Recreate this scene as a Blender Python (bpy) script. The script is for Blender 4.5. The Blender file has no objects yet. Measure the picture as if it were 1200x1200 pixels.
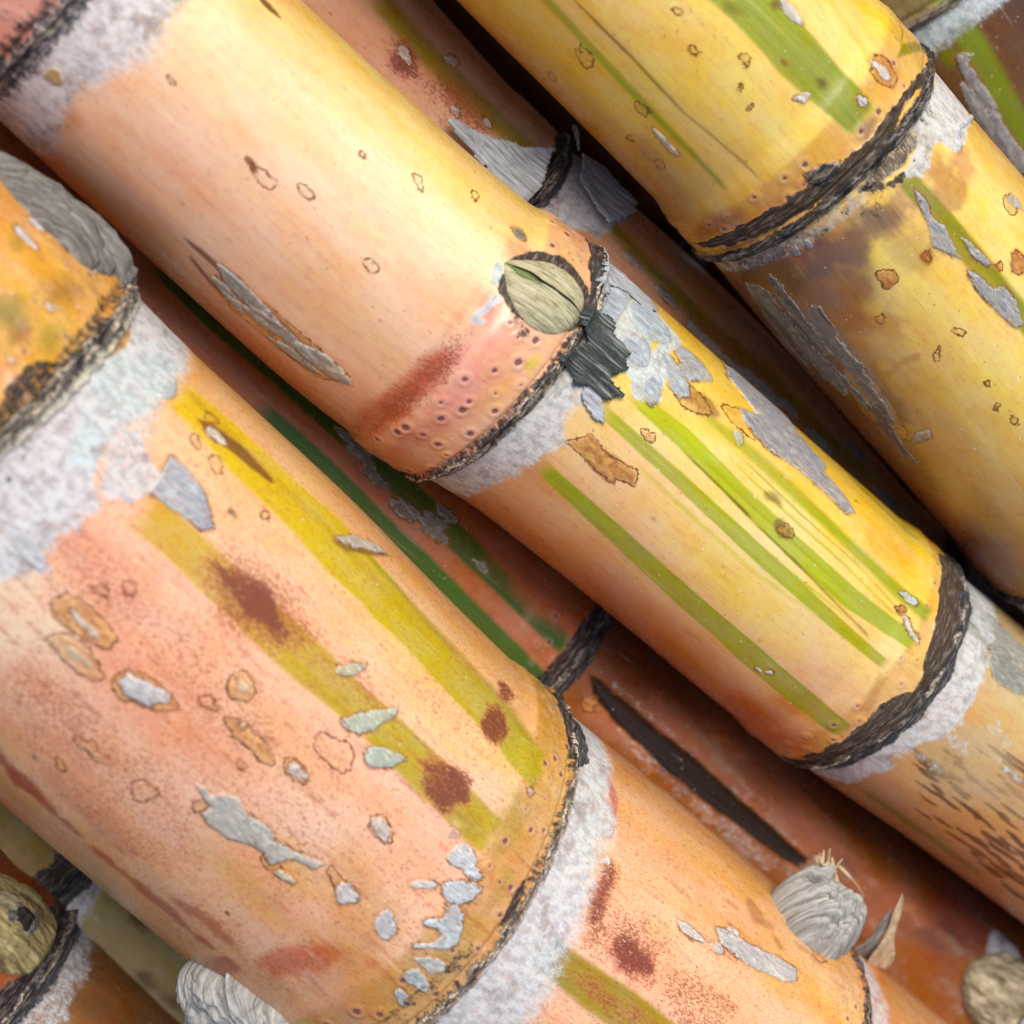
import bpy, math, random
import numpy as np
from mathutils import Matrix, Vector

random.seed(7)
RNG = np.random.default_rng(11)
SC = 0.01                    # design units are centimetres
F, D = 2200.0, 22.0          # photo focal length (px of a 1200 px frame), camera distance (cm)
PHI = math.radians(21)       # the canes run away from the camera towards the lower right
A2 = (0.72, -0.69)
K = 0.84                     # photo colour to surface colour

scene = bpy.context.scene
COL = scene.collection

# ------------------------------------------------------------------ design space -> world
_ax = np.array([A2[0]*math.cos(PHI), A2[1]*math.cos(PHI), -math.sin(PHI)])
_n = np.array([A2[0]*math.sin(PHI), A2[1]*math.sin(PHI), math.cos(PHI)])
_l = np.cross(_n, _ax)
ROT = np.stack([_ax, _l, _n])
LIFT = 6.2
def W(p):
    q = np.asarray(p, dtype=np.float64) @ ROT.T
    q[..., 2] += LIFT
    return q * SC
def lin(c):
    c = np.asarray(c, dtype=np.float64) / 255.0
    return np.where(c <= 0.04045, c/12.92, ((c+0.055)/1.055)**2.4)
def alb(c):
    a = lin(c) * K
    m = a @ np.array([.30, .59, .11])
    k = float(np.interp(c[1]/max(c[0], 1), [.60, .72, .84, .95], [1.0, .95, 1.06, 1.12]))     # the camera's rendering of greens and of warm rinds
    return np.clip(m + (a-m)*k, .004, .85)

def depth(px, py, layer):
    z = layer
    for _ in range(6):
        k = (D - z) / F
        along = (px-600)*k*A2[0] + (600-py)*k*A2[1]
        z = layer - math.tan(PHI)*along
    return z
def cam_pt(px, py, z):
    k = (D - z) / F
    return np.array([(px-600)*k, (600-py)*k, z])

# ------------------------------------------------------------------ noise
def _hash(ix, iy, seed):
    n = (ix.astype(np.int64)*374761393 + iy.astype(np.int64)*668265263 + seed*1442695041) & 0xffffffff
    n = ((n ^ (n >> 13)) * 1274126177) & 0xffffffff
    n = (n ^ (n >> 16)) & 0xffff
    return n / 65535.0
def vnoise(x, y, seed=0):
    x0 = np.floor(x); y0 = np.floor(y)
    fx = x-x0; fy = y-y0
    fx = fx*fx*(3-2*fx); fy = fy*fy*(3-2*fy)
    a = _hash(x0, y0, seed); b = _hash(x0+1, y0, seed)
    c = _hash(x0, y0+1, seed); d = _hash(x0+1, y0+1, seed)
    return (a*(1-fx)+b*fx)*(1-fy) + (c*(1-fx)+d*fx)*fy
def fbm(x, y, seed=0, oct=4):
    s = 0; a = 0.5; t = 0
    for o in range(oct):
        s = s + a*vnoise(x*2**o, y*2**o, seed+o*17); t += a; a *= 0.5
    return s/t
def sstep(a, b, x):
    t = np.clip((x-a)/(b-a), 0, 1)
    return t*t*(3-2*t)
def gauss(x, w):
    return np.exp(-(x/w)**2)

def sdf_poly(X, Y, P):
    dmin = np.full(X.shape, 1e9); inside = np.zeros(X.shape, bool)
    n = len(P)
    for i in range(n):
        x0, y0 = P[i]; x1, y1 = P[(i+1) % n]
        dx, dy = x1-x0, y1-y0
        L = dx*dx+dy*dy+1e-12
        t = np.clip(((X-x0)*dx+(Y-y0)*dy)/L, 0, 1)
        dmin = np.minimum(dmin, (X-x0-t*dx)**2+(Y-y0-t*dy)**2)
        c = (y0 > Y) != (y1 > Y)
        with np.errstate(divide='ignore', invalid='ignore'):
            xi = (x1-x0)*(Y-y0)/(y1-y0+1e-15)+x0
        inside ^= c & (X < xi)
    d = np.sqrt(dmin)
    return np.where(inside, d, -d)

def EL(px, py, ln, wd, ang=43, n=20, jit=0.13):
    a = math.radians(ang); out = []
    ph = random.random()*6.28; ph2 = random.random()*6.28
    for i in range(n):
        t = 2*math.pi*i/n
        r = 1 + jit*(math.sin(2*t+ph)*0.6+math.sin(3*t+ph2)*0.7+random.uniform(-.5, .5))
        x = math.cos(t)*ln/2*r; y = math.sin(t)*wd/2*r
        out.append((px+x*math.cos(a)-y*math.sin(a), py+x*math.sin(a)+y*math.cos(a)))
    return out

# ------------------------------------------------------------------ mesh helpers
def link(o, parent=None):
    COL.objects.link(o)
    if parent: o.parent = parent
    return o
def tag(o, label=None, cat=None, group=None, kind=None):
    if label: o['label'] = label
    if cat: o['category'] = cat
    if group: o['group'] = group
    if kind: o['kind'] = kind
    return o
def raw_mesh(name, V, faces, mat, parent=None, smooth=True, attrs=None):
    """V (n,3) world metres; faces (m,4) int array (quads) or list of lists."""
    me = bpy.data.meshes.new(name)
    if isinstance(faces, np.ndarray):
        m = len(faces); k = faces.shape[1]
        me.vertices.add(len(V)); me.vertices.foreach_set('co', np.ascontiguousarray(V, np.float32).ravel())
        me.loops.add(m*k); me.loops.foreach_set('vertex_index', np.ascontiguousarray(faces, np.int32).ravel())
        me.polygons.add(m); me.polygons.foreach_set('loop_start', np.arange(0, m*k, k, dtype=np.int32))
        me.update(calc_edges=True)
    else:
        me.from_pydata([tuple(v) for v in V], [], faces)
    if attrs:
        for nm, arr in attrs.items():
            arr = np.ascontiguousarray(arr, np.float32)
            if arr.ndim == 1:
                at = me.attributes.new(nm, 'FLOAT', 'POINT'); at.data.foreach_set('value', arr)
            elif nm == 'st':
                at = me.attributes.new(nm, 'FLOAT_VECTOR', 'POINT'); at.data.foreach_set('vector', arr.ravel())
            else:
                at = me.attributes.new(nm, 'FLOAT_COLOR', 'POINT')
                at.data.foreach_set('color', np.concatenate([arr, np.ones((len(arr), 1), np.float32)], 1).ravel())
    me.validate()
    me.polygons.foreach_set('use_smooth', np.full(len(me.polygons), smooth, dtype=bool))
    me.materials.append(mat)
    o = bpy.data.objects.new(name, me)
    return link(o, parent)
def grid_faces(nr, nc, mask=None):
    i = np.arange(nr-1)[:, None]*nc + np.arange(nc-1)[None, :]
    f = np.stack([i, i+nc, i+nc+1, i+1], -1)
    if mask is not None: return f[mask]
    return f.reshape(-1, 4)

# ------------------------------------------------------------------ node materials
class G:
    def __init__(self, name):
        self.m = bpy.data.materials.new(name); self.m.use_nodes = True
        self.t = self.m.node_tree; self.t.nodes.clear()
        self.out = self.t.nodes.new('ShaderNodeOutputMaterial')
        self.b = self.t.nodes.new('ShaderNodeBsdfPrincipled')
        self.t.links.new(self.b.outputs[0], self.out.inputs[0])
    def put(self, sock, v):
        if v is None: return
        if hasattr(v, 'is_output'): self.t.links.new(v, sock)
        else:
            if sock.type == 'RGBA' and not np.isscalar(v): v = (*v[:3], 1)
            sock.default_value = v
    def attr(self, nm, what='Fac'):
        n = self.t.nodes.new('ShaderNodeAttribute'); n.attribute_name = nm
        return n.outputs[what]
    def math(self, op, a, b=None, c=None, clamp=False):
        n = self.t.nodes.new('ShaderNodeMath'); n.operation = op; n.use_clamp = clamp
        for i, v in enumerate((a, b, c)):
            if v is not None: self.put(n.inputs[i], v)
        return n.outputs[0]
    def noise(self, vec, sc, detail=3, rough=0.55, dist=0.0, off=(0, 0, 0)):
        mp = self.t.nodes.new('ShaderNodeMapping'); self.put(mp.inputs['Vector'], vec)
        mp.inputs['Scale'].default_value = (*sc, 1) if len(sc) == 2 else sc
        mp.inputs['Location'].default_value = off
        n = self.t.nodes.new('ShaderNodeTexNoise'); n.noise_dimensions = '3D'
        self.put(n.inputs['Vector'], mp.outputs[0]); n.inputs['Scale'].default_value = 1
        n.inputs['Detail'].default_value = detail; n.inputs['Roughness'].default_value = rough
        n.inputs['Distortion'].default_value = dist
        return n.outputs['Fac']
    def ss(self, x, a, b, lo=0.0, hi=1.0):
        n = self.t.nodes.new('ShaderNodeMapRange'); n.interpolation_type = 'SMOOTHSTEP'
        self.put(n.inputs[0], x)
        n.inputs[1].default_value = a; n.inputs[2].default_value = b
        n.inputs[3].default_value = lo; n.inputs[4].default_value = hi
        return n.outputs[0]
    def mix(self, fac, a, b, mode='MIX'):
        n = self.t.nodes.new('ShaderNodeMix'); n.data_type = 'RGBA'; n.blend_type = mode
        self.put(n.inputs[0], fac); self.put(n.inputs[6], a); self.put(n.inputs[7], b)
        return n.outputs[2]
    def add(self, a, b): return self.math('ADD', a, b)
    def mul(self, a, b): return self.math('MULTIPLY', a, b)
    def sub(self, a, b): return self.math('SUBTRACT', a, b)
    def hsv(self, col, h=.5, s=1, v=1):
        n = self.t.nodes.new('ShaderNodeHueSaturation')
        self.put(n.inputs['Hue'], h); self.put(n.inputs['Saturation'], s); self.put(n.inputs['Value'], v)
        self.put(n.inputs['Color'], col)
        return n.outputs[0]
    def bump(self, h, strength=.5, dist=.0003):
        n = self.t.nodes.new('ShaderNodeBump'); n.inputs['Strength'].default_value = strength
        n.inputs['Distance'].default_value = dist; self.put(n.inputs['Height'], h)
        self.put(self.b.inputs['Normal'], n.outputs[0])
    def done(self, col, rough, spec=.5, **kw):
        self.put(self.b.inputs['Base Color'], col); self.put(self.b.inputs['Roughness'], rough)
        self.put(self.b.inputs['Specular IOR Level'], spec)
        for k, v in kw.items(): self.put(self.b.inputs[k], v)
        return self.m

def skin_material():
    g = G('cane_skin')
    st = g.attr('st', 'Vector')
    col = g.attr('col', 'Color'); scol = g.attr('scol', 'Color')
    scab = g.attr('scab'); blis = g.attr('blis'); wax = g.attr('wax'); soot = g.attr('soot')
    spk = g.attr('spk'); dot = g.attr('dot'); rd = g.attr('rd'); cord = g.attr('cord'); wt = g.attr('wtone')
    low2 = g.noise(st, (1.1, 2.4), 3, off=(13, 7, 3))
    fib = g.noise(st, (1.4, 40), 3, .6)
    mid = g.noise(st, (7, 11), 3, .6)
    fine = g.noise(st, (45, 60), 2, .65)
    edge = g.noise(st, (10, 14), 5, .68, off=(9, 2, 0))
    edge2 = g.noise(st, (18, 34), 3, .65, off=(1, 8, 0))
    strk = g.noise(st, (34, 5), 4, .7, off=(8, 3, 2))
    # pigment, some painted light included, with faint fibre lines and cloudiness
    c = g.hsv(col, g.ss(mid, .3, .7, .494, .506), g.ss(low2, .3, .7, .92, 1.08), 1)
    val = g.add(g.ss(fib, .25, .75, .91, 1.07), g.ss(mid, .3, .7, -.035, .035))
    c = g.mix(1, c, g.mix(val, (0, 0, 0), (1, 1, 1)), 'MULTIPLY')
    sp1 = g.noise(st, (19, 40), 3, .8, .6, off=(2, 2, 2))
    scr = g.noise(st, (.55, 48), 2, .55, off=(3, 17, 2))
    scg = g.ss(g.noise(st, (1.3, 3), 2, .5, off=(8, 27, 2)), .45, .62)
    c = g.mix(g.mul(g.mul(g.ss(scr, .66, .70), scg), .45), c, (.33, .16, .05))
    c = g.mix(g.mul(g.mul(g.ss(scr, .34, .30), scg), .35), c, (.82, .66, .45))
    # sparse brown ticks
    tick = g.ss(g.noise(st, (15, 30), 1, .5, .8, off=(21, 4, 0)), .722, .75)
    c = g.mix(g.mul(tick, .6), c, (.23, .085, .022))
    # red-brown speckling where the rind is diseased
    fleck = g.ss(g.noise(st, (17, 26), 1, .5, .6, off=(41, 14, 6)), .755, .775)
    c = g.mix(g.mul(fleck, .7), c, (.72, .66, .58))
    sx = g.add(sp1, g.mul(g.sub(spk, .5), .25))
    sm = g.mul(g.ss(sx, .492, .53), g.ss(spk, .03, .16))
    c = g.mix(g.mul(g.ss(spk, .05, .6), .2), c, (.62, .22, .13))
    c = g.mix(g.mul(sm, g.ss(spk, .1, 1, .62, .92)), c, g.mix(g.ss(spk, .4, 1), (.32, .08, .024), (.17, .036, .020)))
    # blisters: tan centre, thin broken brown outline
    bl = g.add(blis, g.add(g.mul(g.sub(edge, .5), .12), g.mul(g.sub(edge2, .5), .05)))
    bfm = g.mul(g.ss(bl, -.03, .05), g.attr('bfill'))
    c = g.mix(g.mul(bfm, g.ss(edge2, .34, .6, .2, .95)), c, g.mix(g.ss(mid, .35, .65), (.34, .13, .02), (.62, .33, .09)))
    o1 = g.mul(g.sub(1, g.ss(g.math('ABSOLUTE', bl), .004, .016)), g.ss(mid, .33, .50, .30, 1))
    c = g.mix(g.mul(o1, .95), c, (.15, .042, .008))
    # root eyes
    dh = g.ss(dot, -.06, -.01); dc = g.ss(g.add(dot, g.mul(g.sub(fine, .5), .03)), -.006, .012)
    c = g.mix(g.mul(dh, .16), c, (.55, .30, .28))
    c = g.mix(g.mul(dc, .85), c, (.12, .035, .055))
    # wax bloom, thinning out to the clean skin
    wx = g.add(wax, g.mul(g.sub(edge, .5), .9))
    wm = g.ss(wx, .34, .70)
    wb = g.noise(st, (2.0, 2.8), 4, .65, off=(4, 9, 1))
    pw = g.add(g.mul(fine, .55), g.mul(edge2, .45))
    powder = g.ss(g.add(pw, g.mul(g.sub(wx, .70), .50)), .36, .60)
    wcov = g.mul(wm, g.add(.12, g.mul(powder, .74)))
    teal = g.mul(g.ss(wb, .30, .66, .25, 1), wt)
    wl = g.mix(teal, (.60, .59, .615), (.48, .615, .65))
    wd = g.mix(teal, (.38, .37, .395), (.31, .43, .46))
    wc = g.mix(g.ss(g.add(mid, g.mul(g.sub(fine, .5), .5)), .36, .60), wd, wl)
    wc = g.mix(g.mul(g.ss(g.noise(st, (3.2, 2.2), 4, .7, off=(24, 3, 8)), .52, .66), g.ss(wt, 0, 1, .8, .6)), wc, (.17, .165, .18))
    wc = g.mix(g.mul(g.ss(strk, .56, .7), .4), wc, (.15, .14, .14))
    wc = g.mix(g.mul(g.ss(edge2, .57, .70), .35), wc, (.78, .79, .81))
    c = g.mix(wcov, c, wc)
    wb0 = g.noise(st, (1.7, 2.3), 2, .5, off=(44, 9, 1))
    # scabs: papery grey flakes with a brown outline
    sv = g.noise(st, (5, 55), 3, .65, off=(7, 7, 7))
    sc = g.add(scab, g.add(g.mul(g.sub(edge, .5), .095), g.mul(g.sub(sv, .5), .13)))
    so = g.mul(g.mul(g.ss(g.add(sc, g.mul(g.sub(edge2, .5), .08)), -.045, -.008), g.mul(g.ss(mid, .32, .52, .25, 1), g.ss(wb0, .42, .56, .3, 1))), g.sub(1, g.mul(wm, .8)))
    c = g.mix(g.mul(so, .9), c, g.mix(g.ss(sc, -.03, -.005), (.40, .15, .028), (.11, .034, .008)))
    si = g.ss(sc, -.004, .005)
    sc_c = g.mix(g.ss(sv, .36, .64), g.mix(1, scol, (.52, .50, .49), 'MULTIPLY'), scol)
    sc_c = g.mix(g.mul(g.ss(mid, .5, .7), .35), sc_c, (.30, .255, .20))
    sc_c = g.mix(g.mul(g.mul(g.sub(1, g.ss(sc, .004, .022)), g.ss(edge2, .4, .6)), .8), sc_c, (.72, .69, .64))
    sc_c = g.mix(g.mul(g.ss(mid, .50, .66), .6), sc_c, g.mix(1, scol, (1.3, 1.3, 1.28), 'MULTIPLY'))
    sc_c = g.mix(g.mul(g.ss(fine, .56, .70), .18), sc_c, (.16, .13, .10))
    hole = g.mul(g.ss(sv, .53, .60), g.ss(edge, .40, .54))
    hole = g.mul(hole, g.sub(1, g.ss(sc, .05, .14, 0, .5)))
    c = g.mix(g.mul(g.mul(si, g.ss(edge2, .25, .45, .78, .98)), g.sub(1, g.mul(hole, .92))), c, sc_c)
    # leaf scar: dark, streaky, with tan cords
    rn = g.add(rd, g.add(g.mul(g.sub(edge, .5), .12), g.mul(g.sub(wb, .5), .20)))
    rm = g.mul(g.ss(rn, -.075, -.03), g.sub(1, g.ss(rn, .04, .11)))
    rc = g.mix(g.ss(strk, .36, .66), (.035, .030, .030), (.20, .175, .15))
    rc = g.mix(g.mul(g.ss(edge, .50, .64), .65), rc, (.37, .34, .30))
    c = g.mix(g.mul(rm, g.ss(edge2, .3, .5, .6, .95)), c, rc)
    sq = g.add(soot, g.mul(g.sub(edge, .5), .9))
    sm2 = g.ss(sq, .40, .62)
    c = g.mix(g.mul(sm2, .93), c, g.mix(g.ss(strk, .46, .70), (.012, .012, .017), (.17, .155, .145)))
    x1 = g.math('ABSOLUTE', g.sub(g.add(rd, g.mul(g.sub(wb, .5), .16)), .040)); x2 = g.math('ABSOLUTE', g.sub(rn, -.02))
    cm = g.math('MAXIMUM', g.sub(1, g.ss(x1, .020, .036)), g.mul(g.sub(1, g.ss(x2, .008, .02)), g.ss(strk, .4, .5)))
    cm = g.mul(cm, g.mul(cord, g.mul(g.ss(mid, .34, .44), g.ss(low2, .40, .52))))
    c = g.mix(cm, c, g.mix(g.ss(g.noise(st, (30, 24), 2, .6, off=(3, 3, 9)), .36, .58), (.21, .15, .09), (.62, .53, .41)))
    # surface
    rough = g.add(.29, g.mul(g.sub(mid, .5), .25))
    hi = g.math('MAXIMUM', g.math('MAXIMUM', wm, si), g.math('MAXIMUM', rm, sm2))
    rough = g.add(g.mul(rough, g.sub(1, hi)), g.mul(.78, hi))
    # relief from light-weight terms only
    ro = g.math('MAXIMUM', g.ss(g.math('ABSOLUTE', g.sub(rd, .01)), .13, .08), soot)
    h = g.add(g.mul(fib, .16), g.mul(fine, .14))
    h = g.add(h, g.mul(g.ss(scab, -.01, .01), g.add(.3, g.mul(fib, .5))))
    h = g.add(h, g.mul(g.ss(wax, .35, .7), g.mul(edge2, .3)))
    h = g.add(h, g.mul(ro, g.add(g.mul(strk, .8), g.mul(edge2, .5))))
    g.bump(h, .5, .00026)
    return g.done(c, rough, g.sub(.45, g.mul(hi, .35)))

def fibre_material(name, dark, mid_c, light, sx=3, sy=30, bump=.7, rough=.8, spots=None):
    g = G(name); st = g.attr('st', 'Vector')
    a = g.noise(st, (sx, sy), 4, .65, .5); b = g.noise(st, (9, 12), 4, .6, off=(4, 4, 4)); f = g.noise(st, (50, 70), 2, .6)
    c = g.mix(g.ss(a, .34, .52), dark, mid_c); c = g.mix(g.ss(a, .5, .68), c, light)
    c = g.mix(g.mul(g.ss(b, .5, .72), .55), c, spots or dark)
    c = g.mix(g.mul(g.ss(f, .5, .7), .25), c, light)
    g.bump(g.add(a, g.mul(b, .5)), bump, .0004)
    return g.done(c, rough, .25)

SKIN = skin_material()
M_HUSK = fibre_material('dry_husk', (.17, .155, .135), (.34, .325, .30), (.52, .50, .465), 2.0, 42, .5, .8, (.13, .11, .09))
M_HUSKDARK = fibre_material('dark_husk', (.07, .062, .053), (.17, .155, .135), (.32, .30, .27), 2.0, 36, .5, .85)
M_STRAW = fibre_material('straw', (.40, .27, .15), (.66, .50, .31), (.80, .68, .48), 2, 26)
M_SCALE = fibre_material('bud_scale', (.20, .165, .075), (.44, .40, .24), (.60, .56, .38), 2.2, 40, .4, .6, (.14, .11, .05))
M_CORE = fibre_material('bud_core', (.05, .08, .02), (.13, .17, .05), (.22, .24, .10), 3, 20, .4, .5)
M_PINK = fibre_material('bud_flesh', (.20, .06, .05), (.38, .16, .13), (.5, .3, .25), 3, 20, .4, .5)
M_SHDARK = fibre_material('dark_sheath', (.012, .016, .014), (.045, .055, .05), (.30, .30, .28), 2.0, 34)
M_SHGREY = fibre_material('grey_sheath', (.20, .20, .21), (.40, .42, .44), (.60, .62, .64), 2.2, 44, .4)
M_HOLLOW = fibre_material('hollow_shade', (.014, .010, .008), (.030, .023, .018), (.060, .048, .040), 1.0, 26, .25)
M_TAN = fibre_material('tan_bud', (.13, .10, .06), (.36, .30, .19), (.58, .51, .36), 2.0, 14)
M_OLIVE = fibre_material('olive_bud', (.10, .07, .03), (.30, .24, .10), (.52, .44, .22), 2.0, 12)

# ------------------------------------------------------------------ a cane
class Cane:
    def __init__(self, label, st, layer, nodes, ds=.02, dt=.02, seed=1, smooth=.45, rvar=.012):
        self.label = label; self.seed = seed; self.ds = ds
        P = []; R = []
        for q in st:
            z = depth(q[0], q[1], layer + (q[3] if len(q) > 3 else 0))
            P.append(cam_pt(q[0], q[1], z)); R.append(q[2]*(D-z)/F)
        P = np.array(P); R = np.array(R)
        L = np.concatenate([[0], np.cumsum(np.linalg.norm(np.diff(P, axis=0), axis=1))])
        self.len = L[-1]
        u = np.arange(0, L[-1]+.02, .02)
        n = int(3*smooth/.02); ker = np.exp(-.5*(np.arange(-n, n+1)*.02/smooth)**2); ker /= ker.sum()
        def sm(v):
            f = np.interp(u, L, v)
            f = np.concatenate([2*f[0]-f[n:0:-1], f, 2*f[-1]-f[-2:-n-2:-1]])
            return np.convolve(f, ker, 'valid')
        self.u = u
        self.C = np.stack([sm(P[:, i]) for i in range(3)], 1)
        self.R = sm(R); self.Rm = float(R.mean())
        T = np.gradient(self.C, axis=0); T /= np.linalg.norm(T, axis=1)[:, None]
        z = np.array([0, 0, 1.0]); e1 = z - (T @ z)[:, None]*T; e1 /= np.linalg.norm(e1, axis=1)[:, None]
        self.T = T; self.e1 = e1; self.e2 = np.cross(e1, T)
        self.nodes = []; self.rvar = rvar
        # where each ring lies: found on the plain tube
        gs = np.arange(0, self.len, .04); gt = np.radians(np.arange(-90, 90.1, 1.0))
        S, TH = np.meshgrid(gs, gt, indexing='ij')
        q = self.project(self.pos(S, TH))
        for nd in nodes:
            d = (q[..., 0]-nd['p'][0])**2+(q[..., 1]-nd['p'][1])**2
            i, j = np.unravel_index(np.argmin(d), d.shape)
            nd = dict(dict(a=0., b=0., wax=.6, wt=.5, soot=.5, cord=.7, sw=.10, band=.035, ridge=.05, waxs=.75, eye=1., rows=3), **nd)
            nd['s'] = gs[i] - (nd['a']*math.cos(gt[j]) + nd['b']*math.sin(gt[j]))
            self.nodes.append(nd)
        # grid
        rows = [0.0]
        pc = self.project(self.C)
        infr = (pc[:, 0] > -330) & (pc[:, 0] < 1530) & (pc[:, 1] > -330) & (pc[:, 1] < 1530)
        while rows[-1] < self.len:
            s = rows[-1]; i = min(int(s/.02), len(u)-1)
            h = ds if infr[i] else ds*4
            for nd in self.nodes:
                if -.16 < s-nd['s'] < .2 and infr[i]: h = min(h, ds*.45)
            rows.append(s+h)
        self.s = np.array(rows[:-1]); 
        half = math.radians(108)
        nd_ = int(2*half*self.Rm/dt)
        back = np.linspace(half, 2*math.pi-half, 46)[1:-1]
        th = np.concatenate([np.linspace(-half, half, nd_), back])
        th = np.concatenate([th[th <= math.pi], th[th > math.pi]-2*math.pi]); th = np.sort(th)
        th = np.concatenate([[-math.pi], th[(th > -math.pi) & (th < math.pi)], [math.pi]])
        self.th = th; self.t = th*self.Rm
        self.S, self.TH = np.meshgrid(self.s, self.th, indexing='ij')
        self.X, self.Y = np.meshgrid(self.s, self.t, indexing='ij')
        sh = self.S.shape
        P0 = self.pos(self.S, self.TH)
        self.px = self.project(P0).astype(np.float32)
        vis = np.abs(self.TH) < math.radians(98)
        self.px[~vis] = 1e6
        self.H = np.zeros(sh); self.col = np.zeros(sh+(3,)); self.scol = np.zeros(sh+(3,)); self.scol[:] = alb((222, 220, 216))
        z = lambda v: np.full(sh, float(v))
        self.a = dict(scab=z(-.3), blis=z(-.3), bfill=z(0), wax=z(0), soot=z(0), spk=z(0), dot=z(-.3), rd=z(-1), cord=z(0), wtone=z(.5))
        self.bounds = [-1e9]+[nd['s'] for nd in self.nodes]+[1e9]
        self.setup_nodes()
    def off(self, S, TH):
        o = 0*S
        for nd in self.nodes:
            if nd['a'] or nd['b']:
                o = o + gauss(S-nd['s'], 1.1)*(nd['a']*np.cos(TH)+nd['b']*np.sin(TH))
        return o
    def frame(self, Se):
        f = lambda A: np.interp(Se, self.u, A)
        c = np.stack([f(self.C[:, i]) for i in range(3)], -1)
        e1 = np.stack([f(self.e1[:, i]) for i in range(3)], -1)
        e2 = np.stack([f(self.e2[:, i]) for i in range(3)], -1)
        return c, e1, e2, f(self.R)
    def pos(self, S, TH, lift=0.0):
        Se = S + self.off(S, TH)
        c, e1, e2, r = self.frame(Se)
        r = r + lift
        for nd in self.nodes:
            x = S-nd['s']
            nz = vnoise(TH*self.Rm*9, x*30+nd['s'], self.seed+3)
            r = r + nd['band']*sstep(-1.0, -.62, x)*sstep(.04, -.04, x)
            r = r + .004*gauss(x+.80, .06)
            ln = vnoise(TH*self.Rm*1.7+nd['s'], x*0+3.3, self.seed+4)
            r = r + gauss(x-.005-.05*(ln-.5), .05)*nd['ridge']*(.25+.6*nz+.9*ln) - gauss(x+.10, .035)*.03
            r = r + gauss(x-.085, .03)*nd['ridge']*.5*nz
            r = r - .03*sstep(-.02, .04, x)*np.exp(-np.maximum(x, 0)/.6)
        return c + r[..., None]*(np.cos(TH)[..., None]*e1 + np.sin(TH)[..., None]*e2)
    @staticmethod
    def project(P):
        k = F/(D-P[..., 2])
        return np.stack([600+P[..., 0]*k, 600-P[..., 1]*k], -1)
    def on(self, px, py):
        d = (self.px[..., 0]-px)**2+(self.px[..., 1]-py)**2
        i, j = np.unravel_index(np.argmin(d), d.shape)
        return self.s[i], self.th[j]
    def P(self, pts):
        return np.array([(lambda q: (q[0], q[1]*self.Rm))(self.on(*p)) for p in pts])
    def sl(self, P, m):
        P = np.asarray(P)
        r0, r1 = np.searchsorted(self.s, [P[:, 0].min()-m, P[:, 0].max()+m])
        c0, c1 = np.searchsorted(self.t, [P[:, 1].min()-m, P[:, 1].max()+m])
        return slice(max(r0, 0), r1), slice(max(c0, 0), c1)
    def shape(self, pts, m=.3, rough=0., sc=6., st=False):
        P = np.asarray(pts) if st else self.P(pts)
        z = self.sl(P, m)
        X, Y = self.X[z], self.Y[z]
        d = sdf_poly(X, Y, P)
        if rough: d = d + (fbm(X*sc, Y*sc*1.4, self.seed+len(P))-.5)*2*rough
        return z, d
    # ---- painters
    def setup_nodes(self):
        for k, nd in enumerate(self.nodes):
            x = self.S-nd['s']
            near = np.abs(x) < np.abs(self.a['rd'])
            self.a['rd'] = np.where(near, np.clip(x, -1, 1), self.a['rd'])
            n1 = fbm(self.X*1.3+k*7, self.Y*1.1, self.seed+5); n2 = fbm(self.X*3+k*3, self.Y*3, self.seed+9)
            w = nd['wax']*(.65+.7*n1)
            wx = nd['waxs']*sstep(.02, .12, x)*(1-sstep(w*.55, w*1.2, x))
            self.a['wax'] = np.maximum(self.a['wax'], wx)
            self.a['wtone'] = np.where((x > -.3) & (x < 2.5), nd['wt'], self.a['wtone'])
            sw = nd['sw']*(.5+1.1*n2)
            so = nd['soot']*sstep(-sw*1.7, -sw*.5, x)*(1-sstep(.02+sw*.4, .05+sw*1.2, x))
            self.a['soot'] = np.maximum(self.a['soot'], so)
            self.a['cord'] = np.maximum(self.a['cord'], nd['cord']*(np.abs(x) < .3))
            # root eyes in staggered rows
            for row in range(nd['rows']):
                n = int(2*math.pi*self.Rm/.36)
                for i in range(n):
                    xx = nd['s']-.20-.185*row+RNG.normal(0, .032); tt = -math.pi*self.Rm+(i+.5*(row % 2))*.36+RNG.normal(0, .055)
                    if RNG.random() < .2: continue
                    rr = (.009+.020*RNG.random()**1.3)*nd['eye']
                    z = self.sl([(xx, tt)], .16)
                    d = rr-np.hypot(self.X[z]-xx, self.Y[z]-tt)
                    self.a['dot'][z] = np.maximum(self.a['dot'][z], d)
                    self.H[z] += .011*sstep(-.08, -.02, d)-.014*sstep(-.015, .02, d)
    def base(self, i, ramp):  # ramps around the stalk mix rind hues with some baked light and shade
        s0, s1 = self.bounds[i], self.bounds[i+1]
        z = slice(*np.searchsorted(self.s, [s0+.03, s1+.03]))
        X, Y = self.X[z], self.Y[z]
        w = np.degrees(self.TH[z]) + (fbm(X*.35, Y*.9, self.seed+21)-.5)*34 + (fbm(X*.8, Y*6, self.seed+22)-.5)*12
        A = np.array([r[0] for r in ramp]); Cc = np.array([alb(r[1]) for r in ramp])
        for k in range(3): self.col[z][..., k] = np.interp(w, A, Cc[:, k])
    def bandtint(self, i, c, s=.5, w=.8):
        x = self.S-self.nodes[i]['s']
        m = s*sstep(-w-.06, -w+.02, x)*(x < .05)*(.6+.6*fbm(self.X*3, self.Y*1.4, self.seed+31))
        self.mixcol((slice(None), slice(None)), m, c)
    def mixcol(self, z, m, c):
        m = np.clip(m, 0, 1)[..., None]
        self.col[z] = self.col[z]*(1-m)+alb(c)*m
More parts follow.
